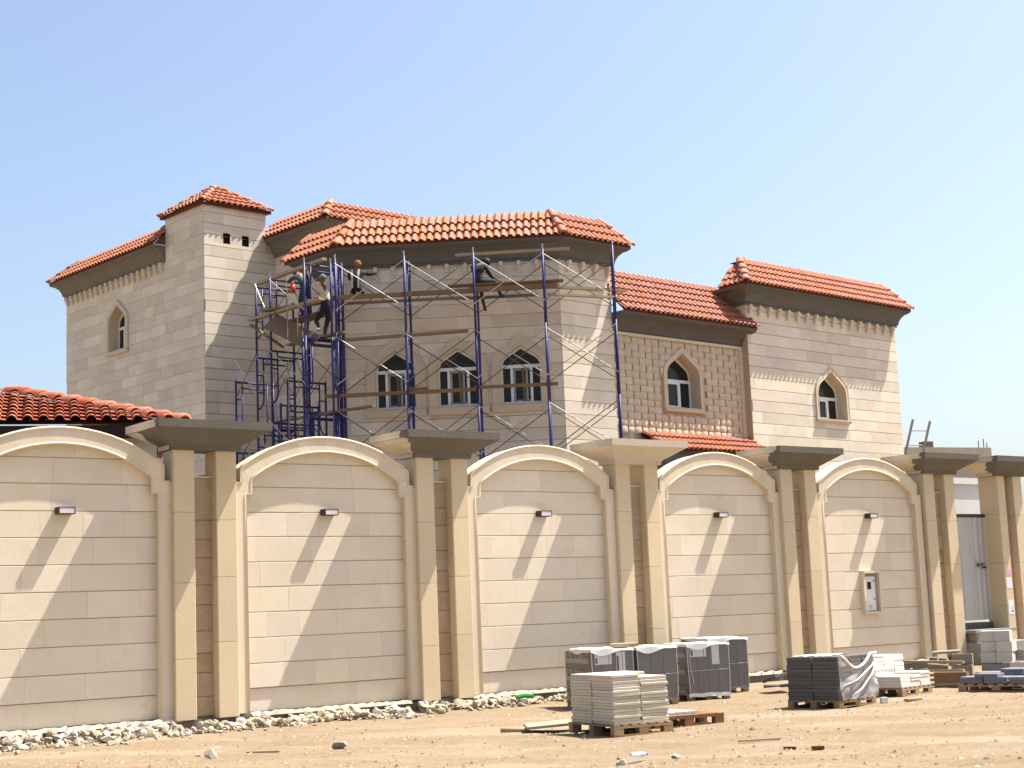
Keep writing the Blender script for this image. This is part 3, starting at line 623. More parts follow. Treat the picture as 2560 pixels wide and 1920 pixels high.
# wall cores (behind the stone skin) and flat roofs
def core(name, segs, flat):
    t = MB()
    for F, l, z1, holes in segs: pane_grid(F, holes, 0, l, 0.0, z1, 0.0, t)
    for pts, z in flat: t.poly([(a, -b, z) for a, b in pts])
    return obj(name, t.mesh(name, MORTAR), villa)
w_lw = core('left_wing_wall', [(F_LW, 8.91, 13.3, H['LW'])], [([(-4.5, -19.5), (-4.5, -10.6), (6, -10.6), (6, -19.5)], 13.3)])
t = MB(); t.quad((-4.51, 19.5, 0), (-4.51, 19.5, 13.3), (6, 19.5, 13.3), (6, 19.5, 0)); obj('left_wing_end_wall', t.mesh('left_wing_end_wall', STONE2), villa)
TH = [[(0.67, 13.06), (0.92, 13.06), (0.92, 13.39), (0.67, 13.39)], [(1.34, 13.06), (1.59, 13.06), (1.59, 13.39), (1.34, 13.39)]]
w_tw = core('tower_wall', [(F_TH, 2.56, 13.3, TH), (Face(-4.51, -12.83, 0, 1), 2.24, 14.2, []), (F_TH, 2.21, 14.2, TH), (Face(-2.30, -10.59, 0, -1), 2.24, 14.2, [])], [([(-4.5, -12.83), (-4.5, -10.6), (-2.31, -10.6), (-2.31, -12.83)], 14.2)])
t = MB(); t.quad((-4.51, 12.83, 13.0), (-4.51, 12.83, 14.2), (-2.3, 12.83, 14.2), (-2.3, 12.83, 13.0)); obj('tower_back', t.mesh('tower_back', STONE2), villa)
for k, h in enumerate(TH):
    t = MB(); a, b = h[0], h[2]; t.box(-4.51 + a[0] - 0.02, -4.51 + b[0] + 0.02, 10.59 + 0.10, 10.59 + 0.13, a[1] - 0.02, b[1] + 0.02)
    for (x0_, x1_, z0_, z1_) in ((a[0] - 0.02, a[0], a[1], b[1]), (b[0], b[0] + 0.02, a[1], b[1]), (a[0], b[0], a[1] - 0.02, a[1]), (a[0], b[0], b[1], b[1] + 0.02)): t.box(-4.51 + x0_, -4.51 + x1_, 10.585, 10.69, z0_, z1_)
    obj('vent_opening', t.mesh('vent_opening', DARK), villa)
w_mb = core('main_block_wall', [(F_ML, 2.85, 13.3, []), (F_MH, 8.0, 13.3, [])], [([(-1.95, -10.6), (-1.95, -7.74), (6.0, -7.74), (6.0, -10.6)], 13.3)])
w_by = core('bay_wall', [(F_BL, 1.82, 11.45, []), (F_BC, 5.77, 11.45, H['BC']), (F_BH, 1.97, 11.45, []), (Face(1.97, 0, 0, -1), 7.7, 11.45, []), (Face(-1.95, -5.9, -1, 0), 2.13, 11.45, [])], [([(-4.08, -5.9), (-4.08, -4.08), (0, 0), (1.97, 0), (1.97, -7.7), (-1.9, -7.7), (-1.9, -5.9)], 11.45)])
w_br = core('weave_wall', [(F_BR, 5.6, 9.65, H['BR'])], [([(1.97, -0.1), (7.55, -0.1), (7.55, -7.7), (1.97, -7.7)], 9.65)]); w_br.data.materials[0] = mat('weave_backing', (0.46, 0.37, 0.26), 0.9)
w_rw = core('right_wing_wall', [(F_RH, 7.72, 10.95, H['RH']), (F_RL, 4.2, 10.95, []), (Face(15.27, 0.2, 0, -1), 6, 10.95, [])], [([(7.55, 0.2), (15.27, 0.2), (15.27, -5.8), (7.55, -5.8)], 10.95)])
# stone skin
st_ = []
zc = lambda z0, z1, ph, h=0.3425: [z for z in [z0] + [ph + h * k for k in range(-40, 40) if z0 + 0.05 < ph + h * k < z1 - 0.05] + [z1]]
courses(F_LW, 0, 8.91, zc(6.0, 12.86, 9.53), 0.6, 1.15, H['LW'], 0.006, 0.003, 0.015, 0.004, st_, 0.0012)
courses(Face(-4.51, -12.83, 0, 1), 0, 2.24, zc(12.86, 14.2, 9.53), 0.5, 1.0, [], 0.006, 0.003, 0.015, 0.004, st_, 0.0012)
courses(F_TH, 0, 2.56, zc(5.5, 12.95, 9.53), 0.7, 1.5, TH, 0.018, 0.0012, 0.015, 0.004, st_, 0.001)
courses(F_TH, 0, 2.21, zc(12.95, 14.2, 9.53), 0.7, 1.4, TH, 0.018, 0.0012, 0.015, 0.004, st_, 0.001)
courses(Face(-2.30, -10.59, 0, -1), 0, 1.2, zc(13.0, 14.2, 9.53), 0.7, 1.4, [], 0.018, 0.0012, 0.015, 0.004, st_, 0.001)
courses(F_ML, 0, 2.85, zc(6.0, 12.86, 9.53), 0.7, 1.4, [], 0.012, 0.0015, 0.015, 0.004, st_, 0.001)
courses(F_BL, 0, 1.82, zc(5.0, 10.98, 9.53), 0.6, 1.2, [], 0.012, 0.0015, 0.015, 0.004, st_, 0.001)
courses(F_BC, 0, 5.77, zc(5.0, 10.98, 9.53), 0.7, 1.4, H['BC'], 0.012, 0.0015, 0.015, 0.004, st_, 0.001)
courses(F_BH, 0, 1.97, zc(5.0, 10.98, 9.53), 0.9, 1.9, [], 0.018, 0.0012, 0.015, 0.004, st_, 0.001)
courses(F_RH, 0, 7.72, zc(4.8, 10.48, 8.95), 0.9, 1.7, H['RH'], 0.018, 0.0012, 0.015, 0.004, st_, 0.001)
courses(F_RL, 3.0, 4.2, zc(9.5, 10.48, 8.95), 0.5, 1.1, [], 0.012, 0.0015, 0.015, 0.004, st_, 0.001)
emit(st_, villa, 'stone_slab', STONE2, 300)
# basket weave cladding: woven pillow stones
def pillow(wd, h, along, name):
    t = MB(); n = 4; pts = []
    for i in range(n + 1):
        for j in range(n + 1):
            x, z = -wd / 2 + wd * i / n, -h / 2 + h * j / n
            q = (2 * i / n - 1) if along == 'x' else (2 * j / n - 1); e = (2 * j / n - 1) if along == 'x' else (2 * i / n - 1)
            pts.append((x, -(0.045 * (1 - q * q) + 0.010 - (0.012 if abs(e) == 1 else 0)), z))
    t.add(pts, [(i * (n + 1) + j, (i + 1) * (n + 1) + j, (i + 1) * (n + 1) + j + 1, i * (n + 1) + j + 1) for i in range(n) for j in range(n)])
    return t.mesh(name, WEAVE, True)
WEAVE = mat('weave_limestone', (0.58, 0.475, 0.35), 0.75, (0.50, 0.395, 0.28), 3, 0.7, ovar=0.06, bump=0.1, bscale=30, fine=0.05)
PH, PV = pillow(0.385, 0.192, 'x', 'weave_stone'), pillow(0.205, 0.275, 'z', 'weave_stone')
wb = H['BR'][0]; wx = [p[0] for p in wb]; wz = [p[1] for p in wb]
def inwin(x, z):
    c, zs, za, wd = 2.89, 8.14, 9.0, 0.86
    if z < 6.98: return False
    if z < zs: return abs(x - c) < wd
    return abs(x - c) < wd * max(0.0, 1 - ((z - zs) / (za - zs)) ** 1.15) and z < za
cnt = 0
for j in range(14):
    z = 9.02 - j * 0.195; x = 0.1 + (0.28 if j % 2 else 0.0) - 0.2; k = 0
    while x < 5.45:
        xc = x + 0.18 if k % 2 == 0 else x + 0.10
        if 0.05 < xc < 5.42 and not inwin(xc, z) and cnt < 300:
            p = F_BR.P(xc, 0.0, z); obj('weave_stone', PH if k % 2 == 0 else PV, w_br, loc=p); cnt += 1
        x += 0.36 if k % 2 == 0 else 0.20; k += 1
t = MB(); t.box(1.97, 7.54, 0.1 - 0.10, 0.1, 9.12, 9.20); t.box(7.40, 7.549, 0.1 - 0.09, 0.1, 6.2, 9.12); obj('weave_border', t.mesh('weave_border', TRIM), w_br)
# ---- cornices
def cornice(F, s0, s1, k0, k1, zb, zt, ov, M_=CONC, name='cornice'):
    prof = [(0.026, zb - 0.02), (0.07, zb - 0.02), (0.07, zb + 0.05), (0.11, zb + 0.07), (0.13, zb + 0.17), (0.19, zb + 0.29), (0.29, zb + 0.39), (ov - 0.06, zb + 0.43), (ov - 0.06, zb + 0.455), (ov - 0.03, zb + 0.46), (ov - 0.03, zt), (-0.3, zt)]
    t = MB()
    A = [F.P(s0 - k0 * o, o, z) for o, z in prof]; B_ = [F.P(s1 + k1 * o, o, z) for o, z in prof]; n = len(prof)
    for k in range(n - 1): t.quad(A[k], B_[k], B_[k + 1], A[k + 1])
    t.poly(A[::-1]); t.poly(B_)
    return obj(name, t.mesh(name, M_), villa)
T8 = math.tan(R(22.5))
OV = 0.46
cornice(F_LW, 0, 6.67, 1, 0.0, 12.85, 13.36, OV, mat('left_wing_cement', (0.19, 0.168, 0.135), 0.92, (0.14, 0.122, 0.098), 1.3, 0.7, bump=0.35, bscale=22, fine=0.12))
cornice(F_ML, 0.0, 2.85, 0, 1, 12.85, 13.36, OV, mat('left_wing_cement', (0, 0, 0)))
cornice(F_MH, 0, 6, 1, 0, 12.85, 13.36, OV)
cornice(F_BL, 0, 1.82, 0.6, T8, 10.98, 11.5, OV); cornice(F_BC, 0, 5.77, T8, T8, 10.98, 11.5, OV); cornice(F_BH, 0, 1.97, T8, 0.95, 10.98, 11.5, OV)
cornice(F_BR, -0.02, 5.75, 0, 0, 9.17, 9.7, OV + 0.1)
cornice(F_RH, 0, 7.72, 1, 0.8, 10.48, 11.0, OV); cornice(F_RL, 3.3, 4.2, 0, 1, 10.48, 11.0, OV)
# ---- dentil brackets under the cornices
t = MB(); t.box(-0.05, 0.05, -0.13, 0.0, -0.12, 0.0); t.box(-0.045, 0.045, -0.085, 0.0, -0.22, -0.12); t.box(-0.035, 0.035, -0.05, 0, -0.30, -0.22)
BRK = t.mesh('bracket', TRIM)
def brackets(F, s0, s1, n, z):
    ang = math.atan2(F.S().y, F.S().x)
    for k in range(n):
        o = obj('bracket', BRK, villa, loc=F.P(s0 + (s1 - s0) * k / max(1, n - 1), 0.02, z - 0.018), rot=(0, 0, ang))
brackets(F_LW, 0.15, 6.5, 19, 12.85); brackets(F_BC, 0.35, 5.2, 11, 10.98); brackets(F_BH, 0.32, 1.85, 4, 10.98); brackets(F_RH, 0.12, 7.5, 17, 10.48)
# ---- tiles
def tile_mesh(p, l, name, M_):
    t = MB(); prof = [(-0.5 * p, 0.010)] + [(-0.16 * p, 0.0)]; c, r_ = 0.17 * p, 0.33 * p
    prof += [(c - r_ * math.cos(math.pi * k / 6), 1.0 * r_ * math.sin(math.pi * k / 6)) for k in range(1, 6)] + [(0.5 * p, 0.008)]
    n = len(prof); lift = 0.055
    ring = lambda y, dz: [(x, y, z + dz) for x, z in prof]
    t.add(ring(0, lift - 0.018) + ring(0, lift) + ring(l, 0.0), [(k, k + 1, n + k + 1, n + k) for k in range(n - 1)] + [(n + k, n + k + 1, 2 * n + k + 1, 2 * n + k) for k in range(n - 1)])
    return t.mesh(name, M_, False)
def capmesh(r_, l, name, M_):
    t = MB(); n = 7; ring = lambda y, q, dz: [(q * r_ * math.cos(math.pi * k / (n - 1)), y, q * r_ * math.sin(math.pi * k / (n - 1)) * 0.8 + dz) for k in range(n)]
    a, b, c, d = ring(0, 1.0, 0.0), ring(0, 1.16, 0.03), ring(l * 0.16, 1.12, 0.028), ring(l, 0.92, 0)
    t.add(a + b + c + d, [(i * n + k, i * n + k + 1, (i + 1) * n + k + 1, (i + 1) * n + k) for i in range(3) for k in range(n - 1)])
    return t.mesh(name, M_, True)
STUFF = []      # tiles past the limit, joined
tile_count = [0]
def skirt(F, se0, se1, oe, ze, st0, st1, ot, zt, rows, pitch, me, single, parent, under=True, limit=300):
    """tiles over the trapezoid eave (se0..se1 at oe,ze) to top (st0..st1 at ot,zt)"""
    S = F.S(); E0 = F.P(0, oe, ze); T0 = F.P(0, ot, zt); U = (T0 - E0); Lg = U.length; U = U / Lg; N = S.cross(U)
    if under:
        t = MB(); dz = N * -0.012
        t.quad(F.P(se0, oe, ze) + dz, F.P(se1, oe, ze) + dz, F.P(st1, ot, zt) + dz, F.P(st0, ot, zt) + dz)
        t.quad(F.P(st0, ot, zt) + dz, F.P(st1, ot, zt) + dz, F.P(st1, ot - 0.4, zt - 0.02) + dz, F.P(st0, ot - 0.4, zt - 0.02) + dz)
        t.quad(F.P(se0, oe - 0.035, ze - 0.07), F.P(se1, oe - 0.035, ze - 0.07), F.P(se1, oe - 0.035, ze + 0.05), F.P(se0, oe - 0.035, ze + 0.05))
        obj('roof_underlay', t.mesh('roof_underlay', DECK), parent)
    rl = Lg / rows
    for r in range(rows):
        y0_ = r * rl; f = (r + 0.5) / rows; a, b = se0 + (st0 - se0) * f, se1 + (st1 - se1) * f
        k0 = math.ceil((a - se0) / pitch - 0.5 - 0.35)
        k = k0
        while True:
            sx = se0 + (k + 0.5) * pitch
            if sx > b + 0.1 * pitch: break
            if sx > a - 0.1 * pitch:
                o = F.P(sx, oe, ze) + U * (y0_ - 0.02) + N * random.uniform(0.0, 0.006)
                Mx = Matrix((S, U, N)).transposed().to_4x4(); Mx = Mx @ Matrix.Rotation(random.uniform(-0.012, 0.012), 4, 'Z'); Mx.translation = o
                if single and tile_count[0] < limit:
                    obj('roof_tile', me, parent, M=Mx); tile_count[0] += 1
                else: STUFF.append((me, Mx, parent))
            k += 1
def hip(A, B_, n, me, l, parent, upv=Vector((0, 0, 1)), lift=0.03):
    A, B_ = Vector(A), Vector(B_); D = (B_ - A); Ln = D.length; D = D / Ln; X = D.cross(upv).normalized(); Z = X.cross(D)
    for k in range(n):
        o = A + D * (Ln * k / n - 0.01) + Z * lift
        Mx = Matrix((X, D, Z)).transposed().to_4x4() @ Matrix.Diagonal((1, Ln / n * 1.12 / l, 1, 1)); Mx.translation = o
        obj('ridge_tile', me, parent, M=Mx)
TA = tile_mesh(0.2, 0.44, 'roof_tile', TILE); TB = tile_mesh(0.2, 0.40, 'roof_tile', TILE); TCm = tile_mesh(0.2, 0.42, 'roof_tile', TILE2); TT = tile_mesh(0.2, 0.36, 'roof_tile', TILE)
CP = capmesh(0.11, 0.4, 'ridge_tile', TILE); CP2 = capmesh(0.09, 0.4, 'ridge_tile', TILE)
# bay roof (three faces)
rb_ = obj('bay_roof', MB().add([(-4.0, 5.8, 11.52), (-4.0, 4.1, 11.52), (0, 0.1, 11.52), (1.9, 0.1, 11.52), (1.9, 2, 11.52)], [(0, 1, 2, 3, 4)]).mesh('bay_roof', DECK), villa)
od, ot_, ze, zt = OV, -0.4, 11.52, 12.37
skirt(F_BC, -T8 * od, 5.77 + T8 * od, od, ze, T8 * 0.4, 5.77 - T8 * 0.4, ot_, zt, 3, 0.2, TA, True, rb_)
skirt(F_BH, -T8 * od, 2.43, od, ze, T8 * 0.4, 2.05, ot_, zt, 3, 0.2, TA, True, rb_)
skirt(F_BL, -0.43, 1.82 + T8 * od, od, ze, -0.3, 1.82 - T8 * 0.4, ot_, zt, 3, 0.2, TA, True, rb_)
hip(F_BC.P(5.77 + T8 * od, od, ze), F_BC.P(5.77 - T8 * 0.4, ot_, zt), 3, CP, 0.4, rb_)
hip(F_BC.P(-T8 * od, od, ze), F_BC.P(T8 * 0.4, ot_, zt), 3, CP, 0.4, rb_)
hip(F_BH.P(2.43, od, ze), F_BH.P(2.05, ot_, zt), 3, CP2, 0.4, rb_); hip(F_BL.P(-0.43, od, ze), F_BL.P(-0.3, ot_, zt), 3, CP2, 0.4, rb_)
# tower roof: little pyramid
tw = obj('tower_roof', MB().add([(-4.66, 12.98, 14.2), (-4.66, 10.44, 14.2), (-2.15, 10.44, 14.2), (-2.15, 12.98, 14.2)], [(0, 1, 2, 3)]).mesh('tower_roof', DECK), villa)
o_ = 0.15; cx, cy, za = 1.105, 1.12, 15.12
skirt(F_TH, -o_, 2.21 + o_, o_, 14.24, cx - 0.02, cx + 0.02, -1.12, za, 5, 0.2, TT, True, tw)
skirt(Face(-4.51, -12.83, 0, 1), -o_, 2.24 + o_, o_, 14.24, cy - 0.02, cy + 0.02, -1.105, za, 5, 0.2, TT, True, tw)
ap = F_TH.P(cx, -1.12, za)
hip(F_TH.P(-o_, o_, 14.24), ap, 5, CP2, 0.4, tw); hip(F_TH.P(2.21 + o_, o_, 14.24), ap, 5, CP2, 0.4, tw); hip(Face(-4.51, -12.83, 0, 1).P(-o_, o_, 14.24), ap, 5, CP2, 0.4, tw)
# main block roof
mr_ = obj('main_roof', MB().add([(-1.9, 10.5, 13.38), (-1.9, 7.8, 13.38), (5, 7.8, 13.38), (5, 10.5, 13.38)], [(0, 1, 2, 3)]).mesh('main_roof', DECK), villa)
skirt(F_ML, 0.0, 2.85 + OV, OV, 13.38, -0.4, 2.85 - 0.35, -0.35, 14.10, 3, 0.2, TB, True, mr_)
skirt(F_MH, -OV, 6.2, OV, 13.38, 0.35, 6.2, -0.35, 14.10, 3, 0.2, TB, True, mr_)
hip(F_MH.P(-OV, OV, 13.38), F_MH.P(0.35, -0.35, 14.12), 3, CP, 0.4, mr_)
# left wing roof
lr = obj('left_wing_roof', MB().add([(-4.5, 19.4, 13.38), (-4.5, 12.9, 13.38), (0, 12.9, 13.38), (0, 19.4, 13.38)], [(0, 1, 2, 3)]).mesh('left_wing_roof', DECK), villa)
skirt(F_LW, -OV, 6.66, OV, 13.38, 0.30, 6.66, -0.3, 14.05, 3, 0.2, TB, False, lr)
hip(F_LW.P(-OV, OV, 13.38), F_LW.P(0.30, -0.3, 14.05), 3, CP2, 0.4, lr); hip(F_LW.P(6.56, OV, 13.40), F_LW.P(6.50, -0.3, 14.1), 3, CP, 0.4, lr)
t = MB(); t.poly([F_LW.P(6.665, OV - 0.02, 13.37), F_LW.P(6.665, -0.3, 14.03), F_LW.P(6.665, -0.3, 13.37)]); obj('roof_end', t.mesh('roof_end', DECK), lr)
# weave wall roof and right wing roof
br = obj('long_roof', MB().add([(2, 0.2, 9.72), (7.5, 0.2, 9.72), (7.5, 2, 9.72), (2, 2, 9.72)], [(0, 1, 2, 3)]).mesh('long_roof', DECK), villa)
skirt(F_BR, 0.02, 5.80, OV + 0.1, 9.73, 0.02, 5.80, -0.98, 11.18, 6, 0.2, TCm, False, br)
rw = obj('right_wing_roof', MB().add([(7.6, -0.1, 11.02), (15.2, -0.1, 11.02), (15.2, 5, 11.02), (7.6, 5, 11.02)], [(0, 1, 2, 3)]).mesh('right_wing_roof', DECK), villa)
skirt(F_RH, -OV, 8.12, OV, 11.02, 0.38, 7.70, -0.42, 11.95, 4, 0.2, TB, False, rw)
skirt(F_RL, 3.57, 4.2 + OV, OV, 11.02, 3.75, 3.85, -0.42, 11.95, 4, 0.2, TB, False, rw)
hip(F_RH.P(-OV, OV, 11.02), F_RH.P(0.38, -0.42, 11.95), 4, CP, 0.4, rw); hip(F_RH.P(8.12, OV, 11.02), F_RH.P(7.70, -0.42, 11.95), 4, CP2, 0.4, rw)
# porch roof below the weave wall
pr_ = obj('porch_roof', MB().add([(3.0, 0.1, 6.36), (7.4, 0.1, 6.36), (7.4, -0.7, 5.93), (3.0, -0.7, 5.93)], [(0, 1, 2, 3)]).mesh('porch_roof', DECK), villa)
skirt(F_BR, 1.0, 5.50, 1.0, 5.86, 1.0, 5.50, 0.03, 6.42, 3, 0.2, TCm, False, pr_)
t = MB(); t.box(2.95, 7.40, -0.82, 0.1, 5.45, 5.84); obj('porch_cornice', t.mesh('porch_cornice', CONC), pr_)
t = MB(); ms = [TILE, TILE2]
for me, Mx, par in STUFF:
    t.mi = 1 if me is TCm else 0
    t.add([Mx @ v.co for v in me.vertices], [tuple(f.vertices) for f in me.polygons])
kind(obj('roof_tiles_remainder', t.mesh('roof_tiles_remainder', ms), villa), 'stuff')
# ------------------------------------------------------------------ annex with a tiled hip roof behind the wall
AR = math.atan2(0.75, 2.5)
an = root('annex', 'low annex with large red barrel tiles showing above the wall', 'building', (-11.5, 25.60, 0), AR)
FA = Face(0, 0, 1, 0); AZ, AL, AP = 5.16, 5.98, 0.262
t = MB(); t.box(0.4, AL - 0.45, 0.45, 3.4, 0, AZ - 0.1); obj('wall', t.mesh('wall', STONE2), an)
t = MB(); t.box(0.0, AL - 0.05, 0.06, 3.0, AZ - 0.22, AZ - 0.035); obj('fascia', t.mesh('fascia', mat('eave_shadow_fascia', (0.035, 0.027, 0.022), 0.9)), an)  # dark timber board, its near-black colour holds the shadow below the eave
ar = obj('roof', MB().add([(0, 0.02, AZ - 0.02), (AL, 0.02, AZ - 0.02), (AL - 3, 3.0, AZ + 0.95), (0, 3.0, AZ + 0.95), (AL, 6.0, AZ - 0.02)], [(0, 1, 2, 3), (1, 4, 2)]).mesh('roof', DECK), an)
TBIG = tile_mesh(AP, 0.40, 'roof_tile', mat('annex_tile', (0.37, 0.115, 0.058), 0.65, (0.30, 0.088, 0.044), 5, 0.7, ovar=0.1, bump=0.1, bscale=60, fine=0.08))
CBIG = capmesh(0.165, 0.45, 'ridge_tile', TBIG.materials[0])
sv = tile_count[0]; tile_count[0] = 0
skirt(FA, 1.6, AL, 0.05, AZ, 1.6, AL - 3, -2.95, AZ + 0.95, 9, AP, TBIG, True, ar, under=False)
hip((AL, 0.0, AZ), (AL - 3.0, 3.0, AZ + 0.97), 10, CBIG, 0.45, ar, lift=-0.015)
# ------------------------------------------------------------------ far building and white wall beyond the gate
fb = root('far_building', 'flat roofed beige building with a parapet far behind the gate', 'building', (18.05, 59.8, 0), R(24))
t = MB(); t.box(-9, 0, 0, 8, 0, 6.55); obj('wall', t.mesh('wall', FARW), fb)
t = MB(); t.box(-9.1, 0.1, -0.1, 0.12, 6.55, 7.1); t.box(-0.12, 0.1, 0.12, 8.1, 6.55, 7.1); obj('parapet', t.mesh('parapet', mat('far_parapet', (0.44, 0.40, 0.33), 0.9)), fb)
for (x, h) in ((-0.15, 0.35), (-0.4, 0.28), (0.0, 0.2)):
    t = MB(); t.box(x - 0.012, x + 0.012, 0.0, 0.024, 7.1, 7.1 + h); obj('rebar', t.mesh('rebar', LAMPB), fb)
t = MB(); t.box(-2.9, -2.5, 0.05, 0.4, 7.1, 7.34); obj('roof_block', t.mesh('roof_block', CONC), fb)
q = root('white_wall', 'white rendered wall with a coping seen over the metal gate', 'wall', wloc(33.2, -3.0, 0), WR)
t = MB(); t.box(0, 4.5, 0, 0.25, 0, 4.55); obj('wall', t.mesh('wall', WPAINT), q)
t = MB(); t.box(-0.05, 4.55, -0.06, 0.3, 4.55, 4.72); obj('coping', t.mesh('coping', WPAINT), q)
# ladder leaning on the inside of the wall
q = root('ladder', 'pale aluminium ladder sticking up above the boundary wall', 'ladder', (0, 0, 0))
tl, tr = Vector((9.62, 37.59, 5.84)), Vector((10.03, 37.6, 5.78)); dn = Vector((-0.20, 0.13, -0.76)).normalized()
for p in (tl, tr):
    t = MB(); t.beam(p, p + dn * 5.9, 0.045, 0.07, (0, 1, 0)); obj('rail', t.mesh('rail', mat('dull_aluminium', (0.36, 0.32, 0.27), 0.6, (0.30, 0.26, 0.21), 5, 0.6)), q)
for k in range(16):
    a = tl + dn * (0.28 + k * 0.36); b = tr + dn * (0.24 + k * 0.36); t = MB(); t.tube(a, b, 0.014, 8); obj('rung', t.mesh('rung', GALV), q)
# ------------------------------------------------------------------ scaffolding round the bay
scf = root('scaffolding', 'blue tubular frame scaffolding with cross braces round the bay of the villa', 'scaffolding', HO, HR)
def frame_mesh():
    t = MB(); W_, Hh, r_ = 1.2, 1.94, 0.031
    for x in (0, W_): t.tube((x, 0, 0), (x, 0, Hh), r_, 8)
    t.tube((0, 0, Hh - 0.05), (W_, 0, Hh - 0.05), r_ * 0.9, 8); t.tube((0.2, 0, Hh - 0.2), (W_ - 0.2, 0, Hh - 0.2), r_ * 0.7, 6)
    for sx, x0_, x1_ in ((1, 0, 0.2), (-1, W_, W_ - 0.2)):
        t.path([(x1_, 0, Hh - 0.05), (x1_, 0, 0.75), (x1_ - sx * 0.03, 0, 0.63), (x1_ - sx * 0.10, 0, 0.53), (x0_, 0, 0.48)], r_ * 0.7, 6)
        for z in (0.95, 1.42): t.tube((x0_, 0, z), (x1_, 0, z), r_ * 0.6, 6)
    return t.mesh('scaffold_frame', BLUE, True)
FM = frame_mesh()
def frames(P_out, P_in, tops, foot=True):
    """stack of frames; P in villa local (a,-b); tops: list of top z"""
    d = (Vector(P_in) - Vector(P_out)).normalized(); ang = math.atan2(d.y, d.x)
    for z in tops:
        f = obj('frame', FM, scf, loc=(P_out[0], P_out[1], z - 1.94), rot=(0, 0, ang))
        for p in (P_out, P_in):
            t = MB(); t.tube((p[0], p[1], z), (p[0], p[1], z + (0.14 if z == max(tops) else 0.035)), 0.02, 8); obj('coupling_pin', t.mesh('coupling_pin', GALV), f, M=Matrix.Translation((P_out[0], P_out[1], z - 1.94)).to_4x4().inverted() if False else (Matrix.Translation((P_out[0], P_out[1], z - 1.94)) @ Matrix.Rotation(ang, 4, 'Z')).inverted())
    zb = min(tops) - 1.94
    if foot:
        for p in (P_out, P_in):
            t = MB(); t.tube((p[0], p[1], 0.02), (p[0], p[1], zb), 0.022, 8); t.box(p[0] - 0.07, p[0] + 0.07, p[1] - 0.07, p[1] + 0.07, 0, 0.02); obj('base_jack', t.mesh('base_jack', GALV), scf)
def brace(A, B_, M_=GALV, r_=0.013):
    t = MB(); t.tube(A, B_, r_, 6); obj('cross_brace', t.mesh('cross_brace', M_), scf)
ST = [0.0, 1.8, 3.6, 5.4, 7.2]; TOPS = [10.88 - 1.94 * k for k in range(5)]
PC = lambda s, o: tuple(F_BC.P(s, o, 0))[:2]
for s in ST: frames(PC(s, 1.7), PC(s, 0.5), TOPS)
frames(PC(-0.11, 1.76), PC(-0.11, 0.56), [z_ - 0.12 for z_ in TOPS])
rs = random.Random(5)
for i in range(4):
    for k, tz in enumerate(TOPS[:4]):
        for o in (1.7, 0.5):
            e = 0.03 if o > 1 else -0.03; a, b = ST[i], ST[i + 1]; lo, hi = tz - 1.36, tz - 0.12
            M1, M2 = (GALV, RUSTY if rs.random() < 0.6 else GALV) if o > 1 else (RUSTY, RUSTY)
            if rs.random() < 0.5: M1, M2 = M1, M2
            brace(F_BC.P(a, o + e, hi), F_BC.P(b, o + e, lo), M1); brace(F_BC.P(a, o + e * 1.9, lo), F_BC.P(b, o + e * 1.9, hi), M2)
LT = {-3.5: [10.86, 8.92, 6.98, 5.04], -3.62: [8.9, 6.96, 5.02], -4.35: [7.9, 5.96, 4.02], -4.7: [7.3, 5.36, 3.42], -5.1: [10.75, 8.81, 6.87, 4.93], -5.79: [10.66, 8.72, 6.78, 4.84], -6.85: [8.2, 6.26, 4.32]}
for b, tops in LT.items(): frames((-5.82, -b), (-4.62, -b), tops)
for (b1, b2) in ((-3.5, -5.1), (-5.79, -6.85), (-5.1, -5.79)):
    for k in range(3):
        z = 9.6 - 1.94 * k
        if b2 == -6.85 and k == 0: continue
        for a in (-5.85, -4.59):
            brace((a, -b1, z), (a, -b2, z + 1.1), GALV if a < -5 else RUSTY); brace((a, -b1, z + 1.1), (a, -b2, z), RUSTY)
# stair of close rungs at the foot of the inner tower
for k in range(9):
    t = MB(); z = 5.0 + k * 0.21; t.tube((-5.75, 4.75, z), (-4.7, 4.75, z), 0.022, 6); obj('rung', t.mesh('rung', BLUE), scf)
# ------------------------------------------------------------------ boards lying on the scaffolding
HM = Matrix.Translation(HO) @ Matrix.Rotation(HR, 4, 'Z')
def board(A, B_, wd, h, label, M_=WOOD, twist=0.0, grp='boards on the scaffolding'):
    A, B_ = HM @ Vector(A), HM @ Vector(B_); mid = (A + B_) / 2; d = (B_ - A); L_ = d.length; d.normalize()
    x = d; y = Vector((0, 0, 1)).cross(x).normalized(); z = x.cross(y)
    Mx = Matrix((x, y, z)).transposed().to_4x4() @ Matrix.Rotation(twist, 4, 'X'); Mx.translation = mid
    t = MB(); n = 6
    for k in range(n):
        pass
    e = 0.006; t.hexa([(-L_ / 2, -wd / 2, -h / 2), (L_ / 2, -wd / 2, -h / 2), (L_ / 2, wd / 2, -h / 2), (-L_ / 2, wd / 2, -h / 2), (-L_ / 2, -wd / 2 + e, h / 2), (L_ / 2, -wd / 2 + e, h / 2), (L_ / 2, wd / 2 - e, h / 2), (-L_ / 2, wd / 2 - e, h / 2)])
    return tag(obj('wooden_board', t.mesh('wooden_board', M_), None, M=Mx), label, 'board', grp)
P = F_BC.P
board(P(-0.15, 1.62, 9.88), P(1.95, 1.62, 9.88), 0.11, 0.11, 'thick brown timber of the upper deck ending beside the beige shirted worker')
board(P(1.7, 1.55, 9.90), P(3.75, 1.55, 9.90), 0.11, 0.11, 'thick brown timber of the upper deck between the hi-vis worker and the seated worker')
board(P(3.45, 1.50, 9.94), P(5.75, 1.50, 9.94), 0.12, 0.13, 'thick dark timber in front of the seated worker')
board(P(2.9, 1.35, 10.09), P(5.9, 1.35, 10.09), 0.22, 0.05, 'wide flat plank that the seated worker sits on', )
